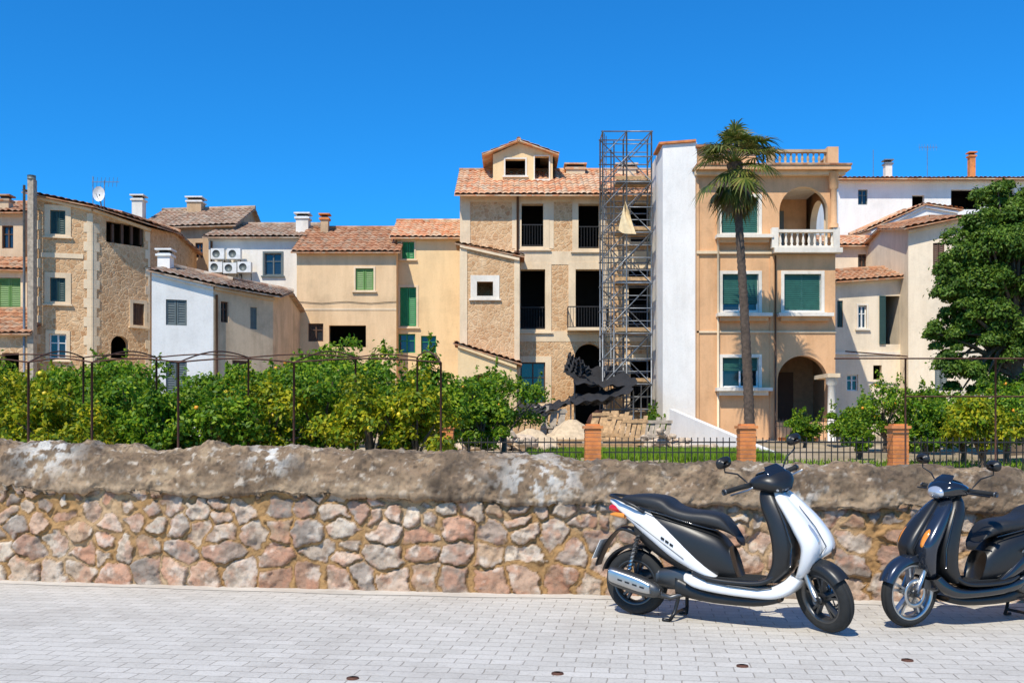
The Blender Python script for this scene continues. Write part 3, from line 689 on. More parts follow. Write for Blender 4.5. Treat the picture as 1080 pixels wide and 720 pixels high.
    mf=np.clip((fbm(S,Vv,97,1.3,2)-.5)*6,0,1)[...,None]; mortar=mortar*(1-mf)+mort2*mf
    ef=np.clip((edge-.024-.03*smeared)/.014,0,1)[...,None]
    rim=np.exp(-((edge-.022-.03*smeared)/.009)**2)[...,None]; mortar=mortar*(1-.5*rim)
    C=mortar*(1-ef)+C*ef
    g=fbm(S,Vv,101,2.2,5)[...,None]; cc=np.array((.30,.205,.125))*(.45+1.0*g)
    p=np.clip((fbm(S,Vv,111,5,5)-.54)*9,0,1)[...,None]; cc=cc*(1-p*.65)+np.array((.50,.36,.22))*p*.65
    p=np.clip((fbm(S,Vv,121,16,4)-.64)*12,0,1)[...,None]; cc=cc*(1-p*.8)+np.array((.64,.54,.42))*p*.8
    p=np.clip((fbm(S,Vv,125,3,5)-.51)*8,0,1)[...,None]; cc=cc*(1-p*.7)+np.array((.11,.08,.055))*p*.7
    p=np.clip((fbm(S,Vv,127,22,3)-.58)*12,0,1)[...,None]; cc=cc*(1-p*.55)+np.array((.07,.052,.04))*p*.55
    for (cx,w,zc0) in ((.25,.34,1.0),(-4.4,.3,1.25),(2.35,.2,.9),(-2.2,.18,1.2)):
        q=np.exp(-((S-cx)/w)**2-((Zp-zc0)/.22)**2)[...,None]*np.clip((fbm(S,Vv,131,11,4)[...,None]-.47)*14,0,1); cc=cc*(1-q*.9)+np.array((.76,.72,.64))*q*.9
    lowcap=np.clip(1-(t-1.0)/.5,0,1)[...,None]*np.clip((fbm(S,Vv,141,2.5,4)[...,None]-.42)*6,0,1)*.8
    cc=cc*(1-lowcap)+np.array((.53,.38,.24))*lowcap
    C=np.where(isst[...,None],C,cc)
    top_dark=np.clip((t-.85)/.15,0,1)*isst; C=C*(1-.3*top_dark[...,None]*fbm(S,Vv,151,4,3)[...,None]*1.5)  # stone colour gets darker towards the coping, varied by noise
    C=np.clip(C,.01,.85).reshape(-1,3)
    idx=np.arange(nx*m).reshape(nx,m); q=np.stack([idx[:-1,:-1],idx[1:,:-1],idx[1:,1:],idx[:-1,1:]],-1).reshape(-1,4)
    me=bpy.data.meshes.new('street_wall'); me.vertices.add(len(V)); me.vertices.foreach_set('co',V.ravel())
    me.loops.add(q.size); me.loops.foreach_set('vertex_index',q.ravel()); me.polygons.add(len(q)); me.polygons.foreach_set('loop_start',np.arange(0,q.size,4)); me.polygons.foreach_set('loop_total',np.full(len(q),4))
    me.update(calc_edges=True); me.polygons.foreach_set('use_smooth',np.ones(len(q),bool))
    ca=me.color_attributes.new('Col','FLOAT_COLOR','POINT'); ca.data.foreach_set('color',np.concatenate([C,np.ones((len(C),1))],1).ravel())
    me.materials.append(wallM); o=bpy.data.objects.new('rubble_stone_wall',me); scene.collection.objects.link(o)
street_wall()

# ------------------------------------------------------------------ foliage
def leafmesh(name,C,Nn,L,Wd,mat,parent=None,loc=(0,0,0)):
    n=len(C); t=rng.normal(size=(n,3)); t-= (t*Nn).sum(1,keepdims=True)*Nn; t/=np.linalg.norm(t,axis=1,keepdims=True)+1e-9
    b=np.cross(Nn,t); l=(L*rng.uniform(.7,1.25,n))[:,None]; w=(Wd*rng.uniform(.75,1.2,n))[:,None]
    V=np.stack([C-t*l*.5,C+b*w*.5+Nn*w*.15,C+t*l*.5-Nn*l*.12,C-b*w*.5+Nn*w*.15],1).reshape(-1,3)-np.array(loc)
    me=bpy.data.meshes.new(name); me.vertices.add(n*4); me.vertices.foreach_set('co',V.ravel())
    me.loops.add(n*4); me.loops.foreach_set('vertex_index',np.arange(n*4)); me.polygons.add(n); me.polygons.foreach_set('loop_start',np.arange(0,n*4,4)); me.polygons.foreach_set('loop_total',np.full(n,4))
    me.update(calc_edges=True); me.materials.append(mat); o=bpy.data.objects.new(name,me); scene.collection.objects.link(o)
    if parent: o.parent=parent
    return o
def crown_pts(cen,rad,ncl,nl,rc=(.24,.42)):
    cen=np.array(cen);rad=np.array(rad)
    d=rng.normal(size=(ncl,3)); d/=np.linalg.norm(d,axis=1,keepdims=True); rr=rng.uniform(.35,1,ncl)[:,None]**.6
    cc=cen+d*rr*rad*.84; cr=rng.uniform(rc[0],rc[1],ncl)*rad.mean()
    k=rng.choice(ncl,nl,p=cr**2/(cr**2).sum()); dd=rng.normal(size=(nl,3)); dd/=np.linalg.norm(dd,axis=1,keepdims=True)
    dd[:,2]=np.where(dd[:,2]<-.3,-dd[:,2],dd[:,2])
    r=cr[k]*rng.uniform(.5,1.0,nl)*(1+.4*np.maximum(0,rng.normal(size=nl)-1)); p=cc[k]+dd*r[:,None]*np.array([1,1,.9])
    nn=dd+rng.normal(size=(nl,3))*.6+np.array([-.1,-.15,.4]); nn/=np.linalg.norm(nn,axis=1,keepdims=True)
    return p,nn,cc
def tree(name,u,vt,d,R,nl=4200,mat=leafA,leaf=.10,fr=None,ncl=26,trunk=.07,nf=14):
    x=WX(u,d); zt=WZ(vt,d); zg=tz(d); H=zt-zg; cz=zg+H*.56; rz=H*.46
    loc=(x,d,zg); T=Thing(name,loc); p,nn,cc=crown_pts((x,d,cz),(R,R*.9,rz),ncl,nl)
    # upright young shoots break the outline
    ns=14; k=rng.integers(0,len(cc),ns)
    for q in k:
        s=cc[q]; hgt=rng.uniform(.25,.55); m_=28; tt=rng.uniform(0,1,m_)
        dirv=np.array([rng.normal()*.3,rng.normal()*.3,1.]); base=s+np.array([0,0,.12])
        pp=base+dirv*(tt*hgt)[:,None]+rng.normal(size=(m_,3))*.04*(1.2-tt)[:,None]; n_=rng.normal(size=(m_,3)); n_/=np.linalg.norm(n_,axis=1,keepdims=True)
        p=np.concatenate([p,pp]); nn=np.concatenate([nn,n_])
    T.tube('trunk',[(x,d,zg-.1),(x+.05,d,zg+H*.2),(x-.03,d+.03,cz)],[trunk,trunk*.8,trunk*.5],bark,8)
    for q in cc[::2]:
        s=Vector((x,d,zg+H*random.uniform(.15,.4))); e=Vector(q); mid=s.lerp(e,.5)+Vector((0,0,.08)); T.tube('limbs',[s,mid,e],[trunk*.45,trunk*.3,trunk*.12],bark,5)
    if fr:
        for _ in range(nf):
            j=random.randrange(len(p)); a=Vector(p[j]); r=.038
            vs=[];fs=[]
            for a1 in range(5):
                for a2 in range(7):
                    th=math.pi*a1/4; ph=2*math.pi*a2/7; vs.append(a+Vector((math.sin(th)*math.cos(ph),math.sin(th)*math.sin(ph),math.cos(th)))*r)
            for a1 in range(4):
                for a2 in range(7): fs.append((a1*7+a2,a1*7+(a2+1)%7,(a1+1)*7+(a2+1)%7,(a1+1)*7+a2))
            T.add('fruit',vs,fs,fr,True)
    e=T.finish(); leafmesh('foliage',p,nn,leaf,leaf*.5,mat,e,loc); return e
for (u,vt,d,R,mt,fr) in ((10,402,15.5,1.0,leafB,fruitY),(62,408,14.5,.8,leafB,fruitY),(118,400,16,.95,leafA,fruit),(165,414,15,.65,leafA,None),(222,398,15.5,.9,leafA,fruit),(285,402,16,.9,leafB,fruitY),
   (338,386,16.5,1.0,leafA,fruit),(392,398,15.5,.9,leafB,fruitY),(438,404,15.5,.7,leafB,fruitY)):
    tree('citrus_tree',u,vt,d,R,5000,mt,.095,fr)
for (u,vt,d,R,mt,fr) in ((-20,388,21,1.3,leafB,None),(35,393,22,1.3,leafB,fruitY),(88,384,21.5,1.1,leafA,None),(140,370,22,1.1,leafA,None),(232,390,20,.95,leafA,None),(275,386,21,1.1,leafA,fruit),
   (325,364,21,1.15,leafA,fruit),(368,358,22,1.2,leafA,None),(412,368,21,1.1,leafA,fruitY),(452,374,20,.9,leafA,None),(492,394,24,1.0,leafA,fruit),(530,390,25,1.25,leafA,None),(508,415,22,.8,leafA,None)):
    tree('citrus_tree',u,vt,d,R,4600,mt,.11,fr)
for (u,vt,d,R) in ((5,384,30,1.6),(120,378,31,1.5),(60,388,30,1.5),(262,388,30,1.4),(345,370,31,1.6),(405,380,30,1.5),(470,400,31,1.3)):
    tree('hedge_shrub',u,vt,d,R,3200,leafA,.15)
for (u,vt,d,R,mt,fr) in ((932,402,27,1.0,leafA,fruit),(978,410,26,.8,leafA,None),(905,447,24,.45,leafA,None),(1015,405,22,1.0,leafA,None),(1060,398,22,1.0,leafA,fruit),(1035,420,20,.8,leafB,None),(1100,405,23,1.1,leafA,None),(848,442,30,.6,leafA,None),(690,436,36,.5,leafA,None),(975,434,22,.6,leafA,None),(1000,427,30,1.5,leafA,None),(895,430,31,.8,leafA,None)):
    tree('garden_shrub',u,vt,d,R,4200,mt,.10,fr)
def bigtree():
    d=26; x=WX(1058,d); zg=tz(d); loc=(x,d,zg); T=Thing('evergreen_tree',loc)
    T.tube('trunk',[(x+.5,d,zg-.2),(x+.45,d,zg+1.3),(x+.3,d,zg+2.6),(x+.1,d,4.8)],[.26,.22,.18,.1],bark,12)
    P=[];Nm=[];CC=[]
    for (u,v,rx,rz,n,nc) in ((1072,300,1.9,2.3,34000,80),(1035,285,1.3,1.5,15000,40),(1085,235,1.4,1.1,10000,24),(1050,232,1.05,1.0,9000,24),(1015,320,1.0,1.25,11000,30),(1030,370,1.25,1.15,13000,32),(1085,385,1.3,1.2,10000,26),(1000,355,.65,.95,7000,20),(1006,280,.6,.8,4500,14),(1062,207,.7,.5,4500,12),(1022,402,.8,.6,6000,16)):
        p,nn,cc=crown_pts((WX(u,d),d,WZ(v,d)),(rx,rx*.9,rz),nc,n,(.18,.30)); P.append(p);Nm.append(nn);CC.append(cc)
    for cc in CC:
        for q in cc[::3]:
            s=Vector((x+.3,d,zg+random.uniform(1.8,3.4))); e=Vector(q); T.tube('limbs',[s,s.lerp(e,.5)+Vector((0,0,.15)),e],[.09,.05,.015],bark,5)
    e=T.finish(); leafmesh('foliage',np.concatenate(P),np.concatenate(Nm),.11,.05,leafD,e,loc)
bigtree()
def palm():
    d=33; base=Vector((WX(791,d),d,tz(d)-.1)); top=Vector((WX(775,d),d,WZ(172,d)))
    T=Thing('fan_palm',base); n=90; pts=[];rs=[]
    for i in range(n+1):
        t=i/n; x=base.x+(top.x-base.x)*(t**1.5); pts.append((x,d+.1*math.sin(t*3),base.z+(top.z-base.z)*t)); r=.17-.055*t+(.05 if t<.04 else 0)
        if t>.88: r+=(t-.88)*1.3
        rs.append(r+(.012 if i%2 else -.006))
    T.tube('trunk',pts,rs,palmbark,14)
    def frond(az,el,L,mat,fanr):
        dirh=Vector((math.cos(az),math.sin(az),0)); dv=(dirh*math.cos(el)+Vector((0,0,math.sin(el))))
        c=top+Vector((0,0,.12*el-.1)); mid=c+dv*L*.55; tip=c+dv*L+Vector((0,0,-.15*L))
        T.tube('petioles',[c,mid,tip],[.022,.016,.012],mat,4)
        ax=(tip-mid).normalized(); side=ax.cross(Vector((0,0,1))); side.normalize(); up=side.cross(ax)
        K=15; vs=[];fs=[]
        for k in range(K):
            a=math.radians(-95+190*k/(K-1)); dr=ax*math.cos(a)+side*math.sin(a)+up*.12*abs(math.sin(a))
            ln=fanr*(.72+.28*math.cos(a*.8))*random.uniform(.8,1.15); w=dr.cross(up).normalized()*.035
            o=len(vs)
            for j,(tt,ww) in enumerate(((0,.4),(.45,1.),(.75,.6),(1.,.05))):
                p=tip+dr*ln*tt+Vector((0,0,-1))*(ln*.5*tt**2.4); vs+= [p-w*ww,p+w*ww]
            for j in range(3): fs.append((o+2*j,o+2*j+1,o+2*j+3,o+2*j+2))
        T.add('fronds',vs,fs,mat)
    for i in range(54):
        el=math.radians(random.choice([80,65,50,36,22,6,-12,-28])+random.uniform(-10,10)); frond(i*2.39996+random.uniform(-.3,.3),el,random.uniform(.7,1.25),leafP,random.uniform(.6,.9))
    for i in range(26):
        frond(i*2.39996,math.radians(random.uniform(-78,-45)),random.uniform(.6,1.05),leafDry if i%2 else leafP,.5)
    T.finish()
palm()
def grass(name,x0,x1,y0,y1,n,h):
    x=rng.uniform(x0,x1,n); y=rng.uniform(y0,y1,n); z=np.interp(y,[9.6,20,32,45],[0,.62,1.0,1.35])-.02
    keep=(vnoise(x*1.3+60,y*1.3,77)*.7+vnoise(x*4+60,y*4,78)*.3)>.33; x,y,z=x[keep],y[keep],z[keep]; n=len(x)
    a=rng.uniform(0,6.28,n); hh=h*rng.uniform(.5,1.3,n); w=.02; lx=rng.normal(size=n)*.06; ly=rng.normal(size=n)*.06
    V=np.stack([np.stack([x-w*np.cos(a),y-w*np.sin(a),z],1),np.stack([x+w*np.cos(a),y+w*np.sin(a),z],1),np.stack([x+lx,y+ly,z+hh],1)],1).reshape(-1,3)
    me=bpy.data.meshes.new(name); me.from_pydata(V.tolist(),[],np.arange(n*3).reshape(-1,3).tolist()); me.materials.append(grassM); o=bpy.data.objects.new(name,me); scene.collection.objects.link(o)
grass('grass',.4,6.4,23,26.5,42000,.2)
grass('weeds',-14,14,19.5,23,16000,.12)

# ------------------------------------------------------------------ garden fence with brick pillars
d=18.0; us=[470,625,787,947,1110]
for u in us:
    x=WX(u,d); T=Thing('brick_pillar',(x,d,.4)); zt=WZ(448,d); zb=.35; w=.145
    n=int((zt-zb)/.075)
    for i in range(n):
        g=.004 if i%2 else 0; z=zb+i*.075; T.box('bricks',x-w+g,x+w-g,d-w+g,d+w-g,z,z+.066,brick); T.box('mortar',x-w+.012,x+w-.012,d-w+.012,d+w-.012,z+.066,z+.075,trim)
    z=zb+n*.075; T.box('cap',x-w-.03,x+w+.03,d-w-.03,d+w+.03,z,z+.05,brick); T.box('cap',x-w+.02,x+w-.02,d-w+.02,d+w-.02,z+.05,z+.085,brick); T.finish()
def fence(name,uA,uB,d,vtop,z0,gap=.11,mat=iron):
    a,b=WX(uA,d),WX(uB,d); T=Thing(name,(a,d,z0)); f=Fac((a,d),(b,d)); zt=WZ(vtop,d)
    f.box(T,'rails',0,f.W,zt-.10,zt-.075,-.012,.012,mat); f.box(T,'rails',0,f.W,z0+.12,z0+.15,-.012,.012,mat); f.box(T,'rails',0,f.W,zt-.28,zt-.26,-.010,.010,mat)
    n=int(f.W/gap)
    for i in range(1,n):
        x=f.W*i/n; f.box(T,'bars',x-.008,x+.008,z0,zt,-.0085,.0085,mat)
    T.finish()
for i in range(4): fence('iron_fence',us[i]+11,us[i+1]-11,d,461,.4)
fence('green_railing',818,884,33.5,441,.95,.12)
fence('green_railing',884,945,33.5,441,.95,.12)

# rusty pergola
T=Thing('iron_pergola',(WX(200,14),14,.3))
def arch(p,q,rise,r=.011,n=10):
    p=Vector(p);q=Vector(q); T.tube('arches',[p.lerp(q,i/n)+Vector((0,0,rise*math.sin(math.pi*i/n))) for i in range(n+1)],r,rust,5)
d1,d2=13.2,15.4; z1,z2=WZ(382,d1),WZ(377,d2)
fr_=[-60,30,97,188,310,465]; bk_=[-30,88,165,262,375,440]
for u in fr_: T.tube('posts',[(WX(u,d1),d1,.1),(WX(u,d1),d1,z1)],.016,rust)
for u in bk_: T.tube('posts',[(WX(u,d2),d2,.2),(WX(u,d2),d2,z2)],.016,rust)
for L_,dd,zz in ((fr_,d1,z1),(bk_,d2,z2)):
    for i in range(len(L_)-1): arch((WX(L_[i],dd),dd,zz),(WX(L_[i+1],dd),dd,zz),.05)
for a,b in zip(fr_,bk_): arch((WX(a,d1),d1,z1),(WX(b,d2),d2,z2),.12)
T.finish()
T=Thing('iron_pergola',(WX(955,17),17,.4))
d1=17.0
for u in (955,1050,1150): T.tube('posts',[(WX(u,d1),d1,.3),(WX(u,d1),d1,WZ(378,d1))],.016,rust)
for v in (378,418): T.tube('rails',[(WX(880 if v==378 else 955,d1),d1,WZ(v,d1)),(WX(1150,d1),d1,WZ(v,d1))],.014,rust,5)
T.finish()

# ------------------------------------------------------------------ building yard
T=Thing('white_ramp_wall',(WX(708,35),35,.6))
A=Vector((WX(706,35),35,0)); Bq=Vector((WX(842,25.5),25.5,0)); n=10
for i in range(n):
    p=A.lerp(Bq,i/n); q=A.lerp(Bq,(i+1)/n); zp=WZ(431,35)+(WZ(489,25.5)-WZ(431,35))*i/n; zq=WZ(431,35)+(WZ(489,25.5)-WZ(431,35))*(i+1)/n
    v=[(p.x,p.y,.3),(q.x,q.y,.3),(q.x,q.y,zq),(p.x,p.y,zp)]; w=[(a+.2,b+.15,c) for a,b,c in v]
    T.add('wall',v+w,[(0,1,2,3),(7,6,5,4),(3,2,6,7)]+([(0,3,7,4)] if i==0 else [])+([(1,5,6,2)] if i==n-1 else []),whiteB)
T.finish()
def rocks(name,u,d,n,spread,rr,mat=rockM):
    x0=WX(u,d); T=Thing(name,(x0,d,tz(d)))
    for _ in range(n):
        r=random.uniform(*rr); cx=x0+random.gauss(0,spread); cy=d+random.gauss(0,spread*.6); dist=abs(cx-x0)/spread
        c=Vector((cx,cy,tz(d)+r*.3+max(0,.6-.3*dist)*random.random())); vs=[];fs=[]
        for a1 in range(6):
            for a2 in range(8):
                th=math.pi*a1/5; ph=2*math.pi*a2/8; k=r*random.uniform(.75,1.2) if 0<a1<5 else r
                vs.append(c+Vector((math.sin(th)*math.cos(ph)*1.2,math.sin(th)*math.sin(ph),math.cos(th)*.75))*k)
        for a1 in range(5):
            for a2 in range(8): fs.append((a1*8+a2,a1*8+(a2+1)%8,(a1+1)*8+(a2+1)%8,(a1+1)*8+a2))
        T.add('rocks',vs,fs,mat)
    T.finish()
rocks('rubble_pile',525,28.5,75,.6,(.08,.26)); rocks('rubble_pile',640,36,60,.9,(.06,.24)); rocks('rubble_pile',590,37,50,.9,(.06,.22)); rocks('rubble_pile',700,30,30,.5,(.06,.18))
def heap(name,u,d,rx,h,mat,seed):
    x0=WX(u,d); T=Thing(name,(x0,d,tz(d))); vs=[];fs=[]; rd=random.Random(seed); R_,S_=9,28
    for i in range(R_+1):
        for k in range(S_):
            r=i/R_; th=2*math.pi*k/S_; vs.append((x0+rx*r*math.cos(th)*(1+.15*math.sin(3*th+seed)),d+rx*.7*r*math.sin(th),tz(d)-.05+h*(1-r**1.3)+(rd.uniform(-.06,.06)*h if i else 0)))
    for i in range(R_):
        for k in range(S_): fs.append((i*S_+k,i*S_+(k+1)%S_,(i+1)*S_+(k+1)%S_,(i+1)*S_+k))
    T.add('heap',vs,fs,mat,True); T.finish()
heap('sand_heap',603,33,1.3,.85,sandM,1); heap('sand_heap',560,31,1.1,.6,sandM,4)
def lean(name,u,v0,v1,d,w,mat,k=5,tilt=.4):
    x=WX(u,d); T=Thing(name,(x,d,WZ(v1,d))); h=(WZ(v0,d)-WZ(v1,d))
    for i in range(k):
        T.obox('boards',(x+i*w/k,d,WZ(v1,d)),(w/k*.8,0,0),(0,.03,0),(tilt*h*.6,tilt*h,h*random.uniform(.85,1.1)),mat)
    for q in (.2,.8): T.obox('boards',(x+tilt*h*.6*q,d-.035+tilt*h*q,WZ(v1,d)+h*q),(w,0,0),(0,.03,0),(0,.01,.1),mat)
    T.finish()
lean('wooden_pallet',652,440,469,31,.8,wood); lean('wooden_pallet',676,441,467,32,.9,wood2); lean('timber_boards',560,430,457,35,1.2,wood2,4,.2); lean('timber_boards',618,432,463,33,.9,wood,3,.5); lean('timber_boards',488,436,458,35,.5,whitep,2,.1); lean('timber_boards',632,436,466,32,.7,wood,4,.7); lean('wooden_pallet',540,440,462,32,.9,wood,5,.3)
T=Thing('plank_stack',(WX(600,29),29,tz(29))); x=WX(590,29)
for i in range(5):
    for k in range(4): T.box('planks',x+random.uniform(-.1,.1),x+2.3+random.uniform(-.2,.2),29+k*.22,29.2+k*.22,tz(29)+i*.06,tz(29)+i*.06+.05,wood if (i+k)%3 else wood2)
T.finish()
def cloth(T,c,sag,n=28,seed=1):
    c=[Vector(q) for q in c]; vs=[];fs=[]; rd=random.Random(seed); ph=rd.uniform(0,6)
    for i in range(n+1):
        for j in range(n+1):
            a,b=i/n,j/n; p=c[0].lerp(c[1],a).lerp(c[3].lerp(c[2],a),b)
            k=math.sin(math.pi*a)*math.sin(math.pi*b); e=math.sin(math.pi*a)
            rp=.05*math.sin(a*31+b*9+ph)+.04*math.sin(a*17-b*23+ph*2)
            vs.append(p+Vector((rp*.5,.15*math.sin(a*9+ph)+rp*1.5,-sag*k-.25*sag*e*abs(2*b-1)+.07*math.sin(a*13+b*7+ph)*k+rp)))
    for i in range(n):
        for j in range(n): fs.append((i*(n+1)+j,i*(n+1)+j+1,(i+1)*(n+1)+j+1,(i+1)*(n+1)+j))
    T.add('net',vs,fs,net,False)
T=Thing('shade_net',(WX(630,39),39,3)); Q=lambda u,v,d:(WX(u,d),d,WZ(v,d))
cloth(T,[Q(594,386,41),Q(650,384,41),Q(676,406,38),Q(606,403,38)],.35)
cloth(T,[Q(600,371,40.9),Q(614,380,39),Q(628,396,39),Q(594,393,40.9)],.12,seed=5)
cloth(T,[Q(540,441,35),Q(602,425,35),Q(600,420,38),Q(545,430,38)],.25,seed=2); cloth(T,[Q(602,425,35),Q(668,412,36),Q(664,404,38.5),Q(600,417,38.5)],.35,seed=3)
cloth(T,[Q(538,432,34.5),Q(575,427,34.5),Q(578,443,34),Q(540,447,34)],.12,seed=8)
for q in ((540,441,35),(602,425,35),(676,406,38),(606,403,38),(668,412,36)):
    a=Q(*q); T.tube('poles',[(a[0],a[1],tz(a[1])),a],.03,steel)
T.finish()
T=Thing('cement_mixer',(WX(628,34),34,tz(34))); x=WX(628,34); z=tz(34)
T.tube('drum',[(x-.1,34,z+.45),(x-.05,34,z+.55),(x+.1,34,z+.8),(x+.2,34,z+1.05)],[.15,.3,.32,.17],rust,16); T.tube('frame',[(x-.4,34.1,z),(x,34.1,z+.7),(x+.4,34.1,z)],.03,iron); T.tube('frame',[(x-.4,33.7,z),(x,33.7,z+.7),(x+.4,33.7,z)],.03,iron)
T.finish()

# ------------------------------------------------------------------ scooters
def cat(A,k):
    A=np.array(A,float); n=len(A); out=[]
    for i in range(n-1):
        p0=A[max(i-1,0)];p1=A[i];p2=A[i+1];p3=A[min(i+2,n-1)]
        for j in range(k):
            t=j/k; out.append(.5*((2*p1)+(-p0+p2)*t+(2*p0-5*p1+4*p2-p3)*t*t+(-p0+3*p1-3*p2+p3)*t**3))
    out.append(A[-1]); return np.array(out)
def loft(T,part,secs,mat,k=6,n=28,ex=2.6,yo=0):
    S=cat(secs,k); vs=[];fs=[]
    for (x,z,hw,hh,tl) in S:
        c,s_=math.cos(math.radians(tl)),math.sin(math.radians(tl)); hw=max(hw,.001);hh=max(hh,.001)
        for q in range(n):
            th=2*math.pi*q/n; a=math.cos(th);b=math.sin(th)
            a=math.copysign(abs(a)**(2/ex),a); b=math.copysign(abs(b)**(2/ex),b)
            vs.append((x+hh*b*c,yo+hw*a,z+hh*b*s_))
    m=len(S)
    for i in range(m-1):
        for q in range(n): fs.append((i*n+q,i*n+(q+1)%n,(i+1)*n+(q+1)%n,(i+1)*n+q))
    fs.append(tuple(range(n))); fs.append(tuple(range((m-1)*n,m*n))[::-1]); T.add(part,vs,fs,mat,True)
def rev(T,part,c,prof,mat,n=48,closed=False,a0=0,a1=360):
    vs=[];fs=[]; full=(a1-a0)>=360; N_=n if full else n+1; m=len(prof)
    for i in range(N_):
        th=math.radians(a0+(a1-a0)*i/n)
        for r,y in prof: vs.append((c[0]+r*math.cos(th),c[1]+y,c[2]+r*math.sin(th)))
    for i in range(n):
        for j in range(m-1 if not closed else m):
            j2=(j+1)%m; i2=(i+1)%N_; fs.append((i*m+j,i*m+j2,i2*m+j2,i2*m+j))
    T.add(part,vs,fs,mat,True)
def wheel(T,part,x,R,wd,rimm,spk,tk=.075,w0=.013):
    c=(x,0,R); h=wd/2; ri=R-tk
    rev(T,part,c,[(ri,-h*.8),(ri+.018,-h*.97),(R-.035,-h),(R-.014,-h*.75),(R-.003,-h*.35),(R-.007,-h*.30),(R-.007,-h*.24),(R,-h*.18),(R,h*.18),(R-.007,h*.24),(R-.007,h*.30),(R-.003,h*.35),(R-.014,h*.75),(R-.035,h),(ri+.018,h*.97),(ri,h*.8)],rubber,64)
    rev(T,part,c,[(ri+.003,-h*.82),(ri-.008,-h*.85),(ri-.02,-h*.6),(ri-.028,0),(ri-.02,h*.6),(ri-.008,h*.85),(ri+.003,h*.82)],rimm,56)
    T.tube(part,[(x,-h*.9,R),(x,h*.9,R)],.04,rimm,20)
    for k in range(spk):
        th=2*math.pi*k/spk+.3
        for dth in (-.14,.14):
            a=Vector((math.cos(th),0,math.sin(th))); b=Vector((math.cos(th+dth),0,math.sin(th+dth)))
            t=Vector((-a.z,0,a.x)); p=Vector(c)+a*.03; q=Vector(c)+b*(ri-.015)
            T.obox(part,p-t*w0*.7-Vector((0,.02,0)),t*w0*1.4,(0,.04,0),q-p,rimm)
def disc(T,x,R,r,y):
    rev(T,'brake_disc',(x,y,R),[(r-.035,-.002),(r,-.002),(r,.002),(r-.035,.002)],alloy,48,True)
    for k in range(5):
        th=k*2*math.pi/5; T.obox('brake_disc',(x,y-.002,R),(math.cos(th)*(r-.03),0,math.sin(th)*(r-.03)),(0,.003,0),(-math.sin(th)*.012,0,math.cos(th)*.012),alloyD)
def mirror(T,x,y,z,s_,hx,hz):
    T.tube('mirrors',[(hx,s_*.17,hz),(hx-.01,s_*.24,hz+.08),(x,y,z-.05),(x,y,z)],.006,sBlack,8)
    vs=[];fs=[]
    for j,(yy,sc_) in enumerate(((.028,.35),(.02,.8),(0,1),(-.006,.96))):
        for q in range(20):
            th=2*math.pi*q/20; a=math.copysign(abs(math.cos(th))**.8,math.cos(th)); b=math.copysign(abs(math.sin(th))**.8,math.sin(th))
            vs.append((x+yy,y+.068*a*sc_,z+.02+.043*b*sc_))
    for j in range(3):
        for q in range(20): fs.append((j*20+q,j*20+(q+1)%20,(j+1)*20+(q+1)%20,(j+1)*20+q))
    fs.append(tuple(range(20))); T.add('mirrors',vs,fs,sBlack,True)
    T.add('mirrors',[(x-.0065,y+.06*math.cos(2*math.pi*q/20),z+.02+.037*math.sin(2*math.pi*q/20)) for q in range(20)],[tuple(range(20))],mirr)
